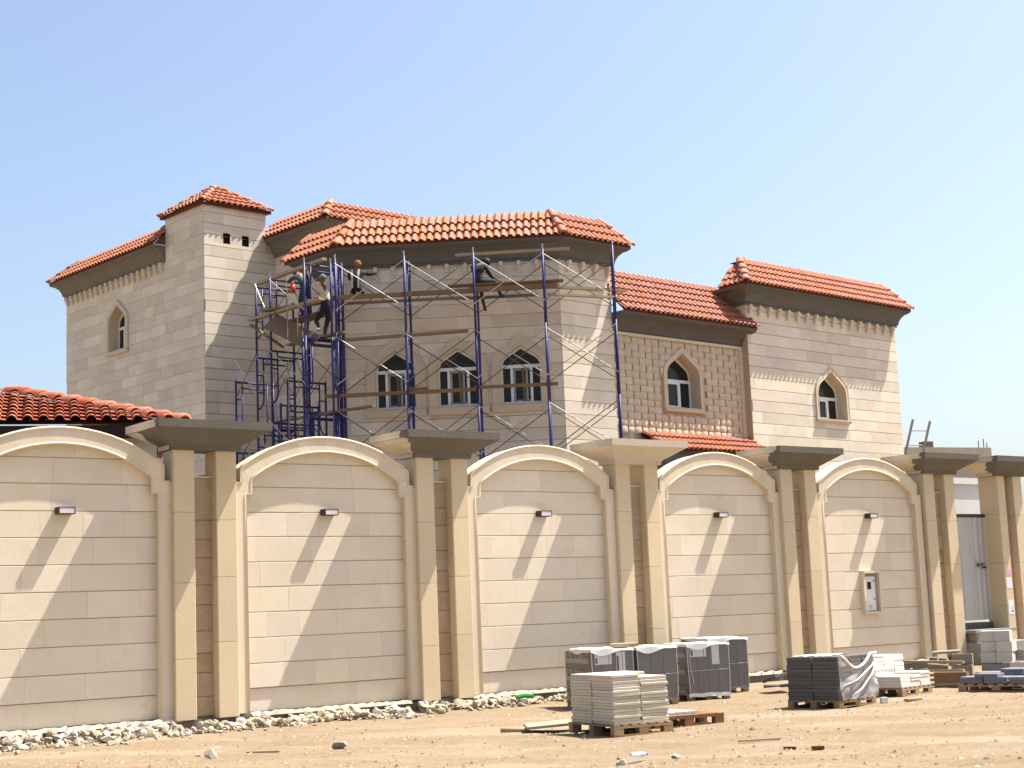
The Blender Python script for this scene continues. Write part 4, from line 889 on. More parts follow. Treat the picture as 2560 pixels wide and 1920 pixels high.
board(P(0.05, 0.62, 9.92), P(3.4, 0.62, 9.92), 0.13, 0.06, 'narrow plank along the wall below the hi-vis worker')
board(P(0.1, 0.95, 10.0), P(2.6, 0.95, 10.0), 0.24, 0.04, 'flat plank on which the hi-vis worker kneels')
board(P(3.2, 0.62, 9.90), P(5.2, 0.62, 9.90), 0.13, 0.06, 'narrow plank along the wall behind the seated worker')
board(P(0.2, 1.62, 8.76), P(3.4, 1.62, 8.84), 0.10, 0.08, 'single long plank at mid height above the window tops')
board(P(-0.35, 1.62, 7.31), P(3.55, 1.62, 7.31), 0.10, 0.09, 'long plank crossing in front of the first two bay windows')
board(P(3.5, 1.62, 7.36), P(5.65, 1.62, 7.36), 0.10, 0.08, 'short reddish plank crossing in front of the last bay window')
board(P(1.75, 1.5, 7.42), P(2.3, 1.5, 7.42), 0.14, 0.05, 'stub of plank lying on the long plank between two windows')
board(P(3.1, 1.25, 10.93), P(6.1, 1.25, 10.96), 0.10, 0.07, 'pale plank held tight under the dark cornice of the bay', PALE)
board((-1.09, -0.78, 9.95), (1.01, -1.46, 9.95), 0.12, 0.07, 'upper weathered rail past the bay corner', PALE)
board((-1.25, -0.88, 9.72), (0.69, -1.53, 9.72), 0.12, 0.06, 'lower weathered rail past the bay corner', PALE)
board((0.45, -1.40, 9.66), (0.42, -1.42, 10.10), 0.07, 0.05, 'short upright batten tying the two rails past the bay corner', PALE)
board((-5.78, 6.15, 9.76), (-5.70, 2.9, 9.80), 0.2, 0.06, 'pale curved plank of the left hand deck', PALE)
board((-5.95, 5.3, 9.86), (-5.1, 3.6, 9.90), 0.2, 0.06, 'plank lying askew across the left hand deck')
board((-5.32, 5.0, 8.94), (-5.15, 2.7, 8.95), 0.22, 0.05, 'plank under the foot of the climbing worker')
board((-5.2, 6.83, 10.93), (-5.37, 3.21, 10.95), 0.14, 0.08, 'long pale plank under the left end of the bay roof', PALE)
board((-5.38, 3.08, 6.9), (-5.05, 1.68, 6.9), 0.14, 0.06, 'short dark plank sticking out beside the first bay window')
board((-5.6, 5.3, 6.88), (-5.3, 3.0, 6.90), 0.16, 0.05, 'low plank across the frames left of the first bay window')
board((-5.9, 5.0, 9.55), (-5.55, 3.5, 8.75), 0.55, 0.02, 'sheet of plywood hanging at a slant inside the left scaffold tower', WOOD, 0.9)
board((-5.9, 5.95, 9.6), (-5.7, 4.7, 8.8), 0.10, 0.04, 'thin slanting batten in the left scaffold tower', WOOD, 0.3)
# ropes hanging in the left tower
for (a, b, z0, z1, lab) in ((-5.9, -4.2, 10.5, 6.0, 'pale rope hanging down inside the left scaffold tower'), (-5.75, -3.95, 10.2, 6.0, 'second pale rope hanging beside the first one')):
    t = MB(); t.path([HM @ Vector((a, -b, z0)), HM @ Vector((a + 0.01, -b, (z0 + z1) / 2)), HM @ Vector((a, -b + 0.02, z1))], 0.009, 6); tag(obj('rope', t.mesh('rope', ROPE)), lab, 'rope')
q = root('red_bucket', 'red plastic can hanging in the left scaffold tower', 'can', HM @ Vector((-5.35, 4.72, 10.32)), HR)
t = MB(); t.path([(0, 0, 0), (0, 0, 0.22)], 0.07, 10); t.tube((0, 0, 0.22), (0, 0, 0.3), 0.07, 10, 0.03); obj('body', t.mesh('body', RED, True), q)
t = MB(); t.box(-0.03, 0.03, -0.03, 0.03, -0.28, -0.01); obj('handle', t.mesh('handle', SLABW), q)
# ------------------------------------------------------------------ people
def person(label, J, mats, head=None, sc_=1.0, facing=Vector((0, -1, 0))):
    """J: joints in villa-local (a,-b,z); one continuous skinned body"""
    names = []; co = []; rad = []; edges = []; seg = []
    def V(n, p, r_):
        names.append(n); co.append(Vector(p)); rad.append(r_ * sc_); return len(co) - 1
    def E(i, j, k): edges.append((i, j)); seg.append((i, j, k))
    j = {k: Vector(v) for k, v in J.items()}
    pel = V('pelvis', j['pelvis'], 0.135); bel = V('belly', j['pelvis'].lerp(j['chest'], 0.5), 0.125); ch = V('chest', j['chest'], 0.15); E(pel, bel, 1); E(bel, ch, 0)
    nk = V('neck', j['neck'], 0.058); E(ch, nk, 2); hd = (j['head'] - j['neck']).normalized()
    h1 = V('jaw', j['head'] - hd * 0.05 , 0.078); h2 = V('skull', j['head'] + hd * 0.03, 0.098); h3 = V('crown', j['head'] + hd * 0.10, 0.062); E(nk, h1, 2); E(h1, h2, 2); E(h2, h3, 2)
    ns = V('nose', j['head'] - hd * 0.02 + facing.normalized() * 0.112, 0.017); E(h1, ns, 2)
    for s in 'lr':
        sh = V('sh' + s, j['sh' + s], 0.066); el = V('el' + s, j['el' + s], 0.047); wr = V('wr' + s, j['wr' + s], 0.031); E(ch, sh, 0); E(sh, el, 0); E(el, wr, mats.get('fore', 0))
        d = (j['wr' + s] - j['el' + s]).normalized(); sd = d.cross(facing if abs(d.dot(facing.normalized())) < 0.9 else Vector((0, 0, 1))).normalized(); pn = sd.cross(d)
        pm = V('palm' + s, j['wr' + s] + d * 0.055, 0.033); kn = V('kn' + s, j['wr' + s] + d * 0.095, 0.030); E(wr, pm, 2); E(pm, kn, 2)
        for q_, (off, ln) in enumerate(((-0.030, 0.068), (-0.010, 0.078), (0.010, 0.074), (0.030, 0.058))):
            k1 = V('f', co[kn] + sd * off + d * ln * 0.55 + pn * 0.008, 0.0095); k2 = V('f', co[kn] + sd * off * 1.1 + d * ln + pn * 0.026, 0.0085); E(kn, k1, 2); E(k1, k2, 2)
        t1 = V('t', co[pm] - sd * 0.045 + d * 0.03 + pn * 0.012, 0.012); t2 = V('t', co[pm] - sd * 0.055 + d * 0.062 + pn * 0.022, 0.010); E(pm, t1, 2); E(t1, t2, 2)
        hp = V('hip' + s, j['hip' + s], 0.098); k_ = V('kn' + s, j['kn' + s], 0.066); an_ = V('an' + s, j['an' + s], 0.046); to = V('toe' + s, j['toe' + s], 0.040); E(pel, hp, 1); E(hp, k_, 1); E(k_, an_, 1); E(an_, to, 3)
    me = bpy.data.meshes.new('person'); W_ = [HM @ c for c in co]; base = W_[0].copy()
    me.from_pydata([w_ - base for w_ in W_], edges, [])
    o = bpy.data.objects.new('person', me); col.objects.link(o)
    sk = o.modifiers.new('skin', 'SKIN'); sk.use_smooth_shade = True; sk.branch_smoothing = 0.6
    for i, r_ in enumerate(rad): me.skin_vertices[0].data[i].radius = (r_, r_)
    me.skin_vertices[0].data[0].use_root = True
    ss = o.modifiers.new('sub', 'SUBSURF'); ss.levels = 2; ss.render_levels = 2
    dg = bpy.context.evaluated_depsgraph_get(); nm = bpy.data.meshes.new_from_object(o.evaluated_get(dg)); o.modifiers.clear(); o.data = nm
    for M_ in mats['m']: nm.materials.append(M_)
    pts = [(W_[a] - base, W_[b] - base, k) for a, b, k in seg]
    for f in nm.polygons:
        c = f.center; best = 9; bk = 0
        for a, b, k in pts:
            ab = b - a; tt = max(0, min(1, (c - a).dot(ab) / max(1e-9, ab.length_squared))); dd = (a + ab * tt - c).length
            if dd < best: best, bk = dd, k
        f.material_index = bk; f.use_smooth = True
    o.location = base
    if head:
        t = MB(); up_ = (HM.to_3x3() @ hd).normalized(); fx = (HM.to_3x3() @ facing).normalized(); rx = fx.cross(up_).normalized(); fy = up_.cross(rx); c = HM @ j['head'] + up_ * 0.035 - base; n = 10
        rings = []
        for a in range(5):
            ph = R(-12 if head[1] == 'cap' else -38) + a / 4 * R(88 + (12 if head[1] == 'cap' else 38))
            rings.append([c + (rx * math.cos(2 * math.pi * k / n) + fy * math.sin(2 * math.pi * k / n) * 1.12) * 0.108 * sc_ * math.cos(ph) + up_ * 0.118 * sc_ * math.sin(ph) - fy * 0.012 for k in range(n)])
        for r1, r2 in zip(rings, rings[1:]):
            for k in range(n):
                t.quad(r1[k], r1[(k + 1) % n], r2[(k + 1) % n], r2[k])
        t.poly(rings[-1])
        if head[1] == 'cap':
            v0 = c + fy * 0.10; t.hexa([v0 - rx * 0.07, v0 + rx * 0.07, v0 + rx * 0.06 + fy * 0.09 - up_ * 0.02, v0 - rx * 0.06 + fy * 0.09 - up_ * 0.02, v0 - rx * 0.07 + up_ * 0.012, v0 + rx * 0.07 + up_ * 0.012, v0 + rx * 0.06 + fy * 0.09 - up_ * 0.012, v0 - rx * 0.06 + fy * 0.09 - up_ * 0.012])
        obj('cap' if head[1] == 'cap' else head[1], t.mesh(head[1], head[0], True), o)
    tag(o, label, 'person')
    return o
# 1: climbing worker in a beige shirt, left arm up to the cornice, one foot on the frame
c = Vector((-5.2, 3.42, 0))
person('worker in a beige shirt and black trousers climbing the scaffold with one arm raised', dict(pelvis=(-5.17, 3.45, 9.66), chest=(-5.19, 3.5, 10.12), neck=(-5.22, 3.5, 10.36), head=(-5.24, 3.52, 10.47),
    shl=(-5.36, 3.56, 10.28), ell=(-5.49, 3.62, 10.44), wrl=(-5.60, 3.66, 10.66), shr=(-5.04, 3.42, 10.26), elr=(-5.02, 3.62, 10.02), wrr=(-5.12, 3.84, 10.05),
    hipl=(-5.26, 3.50, 9.62), knl=(-5.42, 3.60, 9.36), anl=(-5.42, 3.36, 9.11), toel=(-5.56, 3.42, 9.06), hipr=(-5.08, 3.42, 9.60), knr=(-5.16, 3.47, 9.30), anr=(-5.26, 3.44, 8.98), toer=(-5.34, 3.58, 8.96)),
    dict(m=[SHIRT, NAVY, SKIN, PALESHOE]), (CAPG, 'cap'), 1.0, Vector((-0.55, 0.8, 0)))
# 2: seated worker, back to the street, legs hanging below the planks
nC = F_BC.N(); sC = F_BC.S(); B0 = P(3.62, 1.28, 10.21)
L2 = lambda s, o, z: B0 + sC * s + nC * o + Vector((0, 0, z))
person('worker in dark navy clothes sitting bent over on planks, one leg hanging down', dict(pelvis=L2(0, 0, 0.02), chest=L2(0.07, -0.10, 0.36), neck=L2(0.17, -0.2, 0.50), head=L2(0.25, -0.26, 0.53),
    shl=L2(-0.10, -0.12, 0.42), ell=L2(-0.02, -0.34, 0.24), wrl=L2(0.18, -0.48, 0.16), shr=L2(0.25, -0.06, 0.38), elr=L2(0.38, -0.26, 0.18), wrr=L2(0.44, -0.46, 0.14),
    hipl=L2(-0.05, -0.03, -0.0), knl=L2(0.08, -0.40, -0.04), anl=L2(0.15, -0.40, -0.50), toel=L2(0.20, -0.50, -0.72), hipr=L2(0.11, -0.02, 0.0), knr=L2(0.48, -0.28, 0.03), anr=L2(0.62, -0.42, -0.32), toer=L2(0.70, -0.55, -0.36)),
    dict(m=[DNAVY, mat('dark_jeans', (0.028, 0.036, 0.05), 0.9), SKIN, SHOE]), (HAIR, 'hair'), 1.0, Vector((0.7, 0.2, -0.5)))
# 3: kneeling worker with reflective strips under the cornice
B0 = P(0.42, 0.88, 10.20)
person('kneeling worker in a dark vest with pale reflective strips under the cornice', dict(pelvis=L2(0, 0, 0.02), chest=L2(0.0, -0.05, 0.40), neck=L2(0.02, -0.07, 0.58), head=L2(0.03, -0.09, 0.69),
    shl=L2(-0.18, -0.03, 0.50), ell=L2(-0.2, -0.28, 0.36), wrl=L2(-0.05, -0.45, 0.45), shr=L2(0.18, -0.06, 0.50), elr=L2(0.32, -0.24, 0.46), wrr=L2(0.42, -0.42, 0.52),
    hipl=L2(-0.09, 0, 0.0), knl=L2(-0.12, -0.36, -0.10), anl=L2(-0.12, 0.06, -0.14), toel=L2(-0.12, 0.18, -0.13), hipr=L2(0.09, 0, 0.0), knr=L2(0.14, -0.36, -0.10), anr=L2(0.12, 0.06, -0.14), toer=L2(0.12, 0.18, -0.13)),
    dict(m=[DGREEN, NAVY, SKIN, SHOE]), (ORANGE, 'headscarf'), 1.0, Vector((0.3, 0.9, 0)))
vest = bpy.data.objects[[o.name for o in col.objects if o.name.startswith('person')][-1]]
t = MB(); base = vest.location
for s in (-0.085, 0.085):
    pts = [L2(s, 0.165, 0.04), L2(s, 0.155, 0.2), L2(s, 0.13, 0.38), L2(s * 1.1, 0.03, 0.57)]
    for a, b in zip(pts, pts[1:]):
        h = 0.028; t.hexa([HM @ (a - sC * h) - base, HM @ (a + sC * h) - base, HM @ (b + sC * h) - base, HM @ (b - sC * h) - base] + [HM @ (x + nC * 0.006) - base for x in (a - sC * h, a + sC * h, b + sC * h, b - sC * h)])
obj('reflective_strip', t.mesh('reflective_strip', HIVIS), vest)
# 4: worker in jeans behind the left tower
person('worker in a grey blue shirt and jeans stooping behind the left scaffold tower', dict(pelvis=(-5.0, 4.62, 10.42), chest=(-5.05, 4.72, 10.76), neck=(-5.08, 4.84, 10.90), head=(-5.06, 4.92, 10.93),
    shl=(-5.22, 4.80, 10.80), ell=(-5.30, 5.02, 10.66), wrl=(-5.2, 5.2, 10.78), shr=(-4.88, 4.72, 10.82), elr=(-4.8, 4.95, 10.72), wrr=(-4.75, 5.1, 10.86),
    hipl=(-5.10, 4.64, 10.38), knl=(-5.12, 4.70, 9.98), anl=(-5.12, 4.60, 9.72), toel=(-5.14, 4.74, 9.70), hipr=(-4.90, 4.60, 10.38), knr=(-4.88, 4.66, 9.98), anr=(-4.88, 4.56, 9.72), toer=(-4.88, 4.70, 9.70)),
    dict(m=[TEALS, JEAN, SKIN, SHOE]), (HAIR, 'hair'), 1.0, Vector((0.0, 1.0, -0.2)))
board((-4.95, 5.3, 9.655), (-4.95, 3.9, 9.655), 0.5, 0.05, 'plank deck under the worker in jeans')
# ------------------------------------------------------------------ pallets and building materials
def pallet(label, loc, rz, wx, wy, M_=PALLET, n=7, h=0.14, group='timber pallets'):
    q = root('pallet', label, 'pallet', (loc[0], loc[1], 0.01), rz, group); bw = 0.095
    for k in range(n):
        x = (wx - bw) * k / (n - 1); t = MB(); t.box(x, x + bw, 0, wy, h - 0.022, h); obj('deck_board', t.mesh('deck_board', M_), q)
    for y in (0, wy / 2 - 0.05, wy - 0.1):
        t = MB(); t.box(0, wx, y, y + 0.1, h - 0.044, h - 0.023); obj('stringer_board', t.mesh('stringer_board', M_), q)
        t = MB(); t.box(0, wx, y, y + 0.1, 0, 0.02); obj('bottom_board', t.mesh('bottom_board', M_), q)
        for x in (0, wx / 2 - 0.07, wx - 0.14):
            t = MB(); t.box(x, x + 0.14, y + 0.001, y + 0.099, 0.021, h - 0.045); obj('block', t.mesh('block', M_), q)
    return q
def slabmesh(sx, sy, sz, M_, name):
    t = MB(); e = min(0.006, sz * 0.15)
    ring = lambda i, z: [(i, i, z), (sx - i, i, z), (sx - i, sy - i, z), (i, sy - i, z)]
    rs_ = [ring(e, 0), ring(0, e), ring(0, sz - e), ring(e, sz)]; t.poly(rs_[0][::-1]); t.poly(rs_[3])
    for a, b in zip(rs_, rs_[1:]):
        for k in range(4): t.quad(a[k], a[(k + 1) % 4], b[(k + 1) % 4], b[k])
    return t.mesh(name, M_)
def stack(name, label, cat, group, loc, rz, cols, nl, sz, z0, M_, jit=0.012, rnd=random.Random(2)):
    """cols: list of (x,y,sx,sy,first layer,last layer)"""
    Mr = Matrix.Translation((loc[0], loc[1], z0)) @ Matrix.Rotation(rz, 4, 'Z')
    for (x, y, sx, sy, l0, l1) in cols:
        me = slabmesh(sx, sy, sz - 0.001, M_, name)
        for l in range(l0, l1):
            Mx = Mr @ Matrix.Translation((x + rnd.uniform(-jit, jit), y + rnd.uniform(-jit, jit), l * sz)) @ Matrix.Rotation(rnd.uniform(-0.012, 0.012), 4, 'Z')
            tag(obj(name, me, None, M=Mx), label, cat, group)
AX = R(28.3)
pallet('timber pallet under the stack of pale sandstone slabs', (1.13, 20.49), AX, 0.90, 1.17)
stack('sandstone_paver', 'pale sandstone slab in the neat four column stack standing on a pallet', 'slab', 'pale sandstone slabs', (1.13, 20.49), AX,
      [(0.02, 0.03, 0.415, 0.53, 0, 16), (0.445, 0.03, 0.415, 0.53, 0, 15), (0.02, 0.58, 0.415, 0.53, 0, 16), (0.445, 0.58, 0.415, 0.53, 0, 16)], 16, 0.0395, 0.152, SLAB)
pallet('empty reddish brown pallet lying behind the sandstone stack', (1.72, 21.38), R(26), 1.1, 0.95, mat('reddish_pallet_timber', (0.27, 0.145, 0.075), 0.88, (0.20, 0.105, 0.055), 3, 0.8, ovar=0.15, bump=0.3, bscale=30, fine=0.15), 9, 0.16)
t = MB(); t.hexa([(-0.2, 0, 0), (0.45, 0, 0), (0.4, 0.55, 0), (-0.2, 0.5, 0), (-0.2, 0, 0.03), (0.45, 0, 0.03), (0.4, 0.55, 0.03), (-0.2, 0.5, 0.03)])
tag(obj('foam_sheet', t.mesh('foam_sheet', SLABW), None, loc=(1.95, 21.75, 0.175), rot=(0, 0, R(26))), 'pale foam sheet lying on the empty reddish pallet', 'sheet')
# wrapped pallets of grey cartons
def text_mesh(s, size, name):
    cu = bpy.data.curves.new(name, 'FONT'); cu.body = s; cu.size = size; cu.extrude = 0.0005; cu.offset = 0.006 * size / 0.2
    o = bpy.data.objects.new(name, cu); col.objects.link(o); dg = bpy.context.evaluated_depsgraph_get()
    me = bpy.data.meshes.new_from_object(o.evaluated_get(dg)); bpy.data.objects.remove(o); me.materials.clear(); me.materials.append(PRINT); return me
TXT = text_mesh('BAGATTING', 0.155, 'print'); TXS = text_mesh('BAGA', 0.155, 'print')
def carton_pallet(label, loc, rz, wx, wy, h, nx_, printed, rnd, wrap='clear', cols=None):
    q = root('carton_pallet', label, 'carton pallet', (loc[0], loc[1], 0.0), rz, 'wrapped grey carton pallets')
    ph = 0.11
    for y in (0.02, wy / 2 - 0.05, wy - 0.12):
        for x in (0.0, wx / 2 - 0.06, wx - 0.12):
            t = MB(); t.box(x, x + 0.12, y, y + 0.1, 0.0, ph - 0.025); obj('pallet_block', t.mesh('pallet_block', PALLET), q)
    t = MB(); t.box(-0.01, wx + 0.01, 0.0, wy, ph - 0.024, ph); obj('pallet_deck', t.mesh('pallet_deck', PALLET), q)
    for l in range(2):
        for k in range(nx_):
            for m_ in range(2):
                x0_, x1_ = wx * k / nx_, wx * (k + 1) / nx_; g_ = 0.004; hh = (h - ph) / 2
                t = MB(); j = rnd.uniform(-0.004, 0.004); t.box(x0_ + g_, x1_ - g_, j + wy * m_ / 2 + g_, j + wy * (m_ + 1) / 2 - g_, ph + hh * l + 0.002, ph + hh * (l + 1) - 0.002)
                obj('carton', t.mesh('carton', CARTON), q)
    # crumpled top sheet with an overhanging skirt
    t = MB(); n = 10; gx = [[None] * (n + 1) for _ in range(n + 1)]
    for i in range(n + 1):
        for k in range(n + 1):
            e = 0.015; x, y = -e + (wx + 2 * e) * i / n, -e + (wy + 2 * e) * k / n
            gx[i][k] = (x, y, h + 0.008 + 0.022 * NZ.noise(Vector((x * 4, y * 4, loc[0]))) + 0.006)
    for i in range(n):
        for k in range(n): t.quad(gx[i][k], gx[i + 1][k], gx[i + 1][k + 1], gx[i][k + 1])
    def skirt_(line, out):
        lw = [(p[0] + out[0] * 0.012, p[1] + out[1] * 0.012, p[2] - (0.03 + 0.10 * max(0.0, NZ.noise(Vector((p[0] * 2.5 + 5, p[1] * 2.5, 1))) + 0.25))) for p in line]
        for a, b, c_, d_ in zip(line, line[1:], lw[1:], lw): t.quad(a, b, c_, d_)
    skirt_([gx[i][0] for i in range(n + 1)], (0, -1)); skirt_([gx[0][k] for k in range(n + 1)], (-1, 0)); skirt_([gx[n][k] for k in range(n + 1)], (1, 0))
    obj('top_sheet', t.mesh('top_sheet', WRAPT, True), q)
    if printed:       # printed pale bands on the end facing along the wall
        hh = (h - ph)
        for k, (z0, z1) in enumerate(((0.02, 0.16), (0.40, 0.62), (0.74, 0.97))):
            za, zb = ph + hh * z0, ph + hh * z1
            t = MB(); t.box(-0.0075, -0.0045, wy * 0.10 if k else wy * 0.10, wy * 0.955, za, zb); bd = obj('printed_band', t.mesh('printed_band', CARTONL), q)
            def wr_(me, y, z, sx=1.0):
                Mx = Matrix(((0, 0, -1, -0.0085), (-1, 0, 0, y), (0, 1, 0, z), (0, 0, 0, 1))); obj('lettering', me, bd, M=Mx @ Matrix.Diagonal((sx, 1, 1, 1)))
            zz = za + (zb - za) * (0.42 if k else 0.35)
            wr_(TXT, wy * 0.74, zz, 0.93 if k else 0.93)
            t = MB(); y1_ = wy * 0.90; s = 0.15
            for (dy, dz, wd, hh_) in ((0, 0, 0.07, 0.05), (0.08, 0, 0.055, 0.05), (0, 0.06, 0.055, 0.045), (0.065, 0.06, 0.04, 0.02), (0, 0.115, 0.10, 0.03)):
                t.box(-0.0095, -0.0077, y1_ - dy - wd, y1_ - dy, zz + dz - 0.01, zz + dz + hh_ - 0.01)
            obj('emblem', t.mesh('emblem', PRINT), bd)
    if cols:
        for (x0_, x1_, z0, z1) in cols:
            t = MB(); t.box(x0_, x1_, -0.0085, -0.0055, z0, z1); sh = obj('label_sheet', t.mesh('label_sheet', PAPER), q)
            if x1_ - x0_ > 0.14:
                t = MB(); t.box(x0_ + 0.01, x0_ + 0.045, -0.0105, -0.0086, z0 + 0.02, z1 - 0.07); t.box(x1_ - 0.055, x1_ - 0.047, -0.0105, -0.0086, z0, z1); obj('label_print', t.mesh('label_print', PRINT), sh)
    # straps, folds and the loose skirt of the wrap
    t = MB(); e = 0.012
    t.path([(0.0, -e, h), (0.004, -e - 0.006, h * 0.6), (0.03, -e, 0.14)], 0.006, 5); t.path([(wx, -e, h), (wx + 0.004, -e, h * 0.5), (wx - 0.01, -e, 0.13)], 0.006, 5)
    if wrap == 'loose':
        t.path([(0.03, -e, h - 0.02), (0.05, -e - 0.01, h * 0.6), (0.10, -e, h * 0.3)], 0.005, 5)
    t.path([(0, -e, h * 0.53), (wx, -e, h * 0.54)], 0.003, 5)
    obj('wrap_fold', t.mesh('wrap_fold', WRAPT), q)
    t = MB(); n = 12
    for k in range(n):
        x, x2 = wx * k / n, wx * (k + 1) / n; f = lambda xx: 0.02 * NZ.noise(Vector((xx * 9, loc[1], 0)))
        a, b = 0.075 + 0.025 * NZ.noise(Vector((x * 6, 2, loc[0]))), 0.075 + 0.025 * NZ.noise(Vector((x2 * 6, 2, loc[0])))
        t.quad((x, -0.02 - f(x), a - 0.02), (x2, -0.02 - f(x2), b - 0.02), (x2, -0.012, b + 0.045), (x, -0.012, a + 0.045))
    obj('wrap_hem', t.mesh('wrap_hem', WRAPT if wrap == 'loose' else WRAPC), q)
    t = MB(); t.quad((0, -0.014, 0.1), (wx, -0.014, 0.1), (wx, -0.014, h), (0, -0.014, h)); t.quad((-0.014, 0, 0.1), (-0.014, wy, 0.1), (-0.014, wy, h), (-0.014, 0, h)); obj('clear_film', t.mesh('clear_film', WRAPC), q)
    return q
rp = random.Random(9)
carton_pallet('grey carton pallet with printed bands on its end, left end of the wrapped row', (1.12, 26.25), R(18.7), 0.74, 1.25, 0.96, 4, True, rp, 'clear', [(0.06, 0.36, 0.72, 0.90), (0.44, 0.60, 0.56, 0.92)])
carton_pallet('wrapped grey carton pallet with a sagging white sheet, behind the sandstone stack', (1.90, 26.60), R(18.7), 0.72, 1.25, 0.96, 3, False, rp, 'clear')
carton_pallet('wrapped grey carton pallet with two white papers and a torn white hem', (2.84, 27.62), R(16.5), 0.78, 1.2, 0.95, 4, True, rp, 'loose', [(0.06, 0.36, 0.74, 0.92), (0.46, 0.60, 0.60, 0.93)])
carton_pallet('grey carton pallet at the far end of the wrapped row, beside leaning grey slabs', (3.40, 29.30), R(18), 0.80, 1.2, 1.0, 4, False, rp, 'clear')
t = MB(); t.hexa([(0, 0, 0), (0.42, 0, 0), (0.42, 0.3, 0), (0, 0.3, 0), (0, 0, 0.06), (0.42, 0, 0.06), (0.42, 0.3, 0.06), (0, 0.3, 0.06)])
tag(obj('timber_offcut', t.mesh('timber_offcut', PALE), None, loc=(1.52, 26.55, 0.985), rot=(0.02, 0.01, R(10))), 'timber offcut lying on top of the wrapped carton pallets', 'timber')
# charcoal paver pallet, half wrapped
DX = R(48.9); D0 = (4.73, 24.09)
pallet('timber pallet under the charcoal pavers wrapped in torn plastic', D0, DX, 1.14, 0.9, PALLET, 8, 0.11)
stack('paver', 'charcoal paver in the stack half covered by torn white plastic', 'paver', 'charcoal pavers', D0, DX, [(0.01, 0.0, 0.36, 0.435, 0, 11), (0.01, 0.45, 0.36, 0.435, 0, 11), (0.39, 0.0, 0.36, 0.435, 0, 11), (0.77, 0.0, 0.36, 0.435, 0, 11), (0.39, 0.45, 0.36, 0.435, 9, 11), (0.77, 0.45, 0.36, 0.435, 9, 11)], 11, 0.0595, 0.12, PAVER, 0.009)
q = root('plastic_sheet', 'torn white plastic sheet wrapped over the right side of the charcoal pavers', 'plastic sheet', (D0[0], D0[1], 0), DX)
t = MB(); nx_, nz_ = 26, 16; G = []
for i in range(nx_ + 1):
    for k in range(nz_ + 1):
        f, z = i / nx_, k / nz_; x = 0.03 + 1.12 * f
        topz = 0.775 - 0.20 * math.sin(math.pi * min(1, f * 1.18)) ** 1.2 * (1 if f < 0.85 else 0.5)
        zz = 0.12 + (topz - 0.12) * z
        fold = 0.030 * math.sin((zz * 9 - x * 6.5)) * math.sin(math.pi * z) + 0.024 * NZ.noise(Vector((x * 7, zz * 9, 2))) + 0.018 * math.sin(zz * 17 - x * 13)
        G.append((x, -0.022 - max(-0.012, fold), zz))
t.add(G, [(i * (nz_ + 1) + k, (i + 1) * (nz_ + 1) + k, (i + 1) * (nz_ + 1) + k + 1, i * (nz_ + 1) + k + 1) for i in range(nx_) for k in range(nz_)])
obj('side_sheet', t.mesh('side_sheet', WRAP, True), q)
t = MB(); pts = [(0.04 + 1.1 * k / 12, -0.05 - 0.012 * math.sin(k), 0.785 - 0.20 * math.sin(math.pi * min(1, k / 12 * 1.18)) ** 1.2 * (1 if k < 10 else 0.5)) for k in range(13)]; t.path(pts, 0.022, 6)
t.path([(0.05, -0.05, 0.33), (0.45, -0.07, 0.40), (0.85, -0.06, 0.55), (1.12, -0.04, 0.66)], 0.012, 6); t.path([(0.30, -0.05, 0.17), (0.60, -0.07, 0.27), (0.95, -0.06, 0.47), (1.13, -0.04, 0.62)], 0.014, 6)
obj('rolled_fold', t.mesh('rolled_fold', WRAPT, True), q)
t = MB(); n = 8; Gp = [(0.1 + 0.9 * i / n, 0.35 + 0.5 * k / n, 0.785 + 0.02 * NZ.noise(Vector((i, k, 3.3)))) for i in range(n + 1) for k in range(n + 1)]
t.add(Gp, [(i * (n + 1) + k, (i + 1) * (n + 1) + k, (i + 1) * (n + 1) + k + 1, i * (n + 1) + k + 1) for i in range(n) for k in range(n)]); obj('top_sheet', t.mesh('top_sheet', WRAPT, True), q)
# loose grey slabs between the pallets
for (x, y, z, rx, ry, rz_, lab) in ((4.62, 30.6, 0.05, R(-62), 0.05, R(24), 'charcoal slab leaning upright against the boundary wall beside the carton row'), (4.55, 28.85, 0.26, R(-14), R(-12), R(30), 'charcoal slab lying tilted on other slabs beside the carton row'), (4.75, 28.35, 0.13, R(-4), R(-6), R(22), 'charcoal slab lying low under the tilted slab'), (4.85, 28.2, 0.03, 0, R(2), R(18), 'lowest charcoal slab on the ground beside the carton row')):
    me = slabmesh(0.62, 0.42, 0.055, PAVER, 'loose_paver'); tag(obj('loose_paver', me, None, loc=(x, y, z), rot=(rx, ry, rz_)), lab, 'slab')
# white paver pallet, partly unloaded
EX = R(48.5); E0 = (6.21, 26.3)
pallet('timber pallet under the half unloaded white pavers', E0, EX, 1.05, 0.95, PALLET, 7, 0.13)
stack('white_paver', 'white paver in the stepped half unloaded stack on a pallet', 'paver', 'white pavers', E0, EX, [(0.02, 0.02, 0.33, 0.44, 0, 4), (0.36, 0.02, 0.33, 0.44, 0, 4), (0.70, 0.02, 0.33, 0.44, 0, 5), (0.02, 0.49, 0.33, 0.44, 0, 10), (0.36, 0.49, 0.33, 0.44, 0, 11), (0.70, 0.49, 0.33, 0.44, 0, 11)], 11, 0.047, 0.142, SLABW, 0.008)
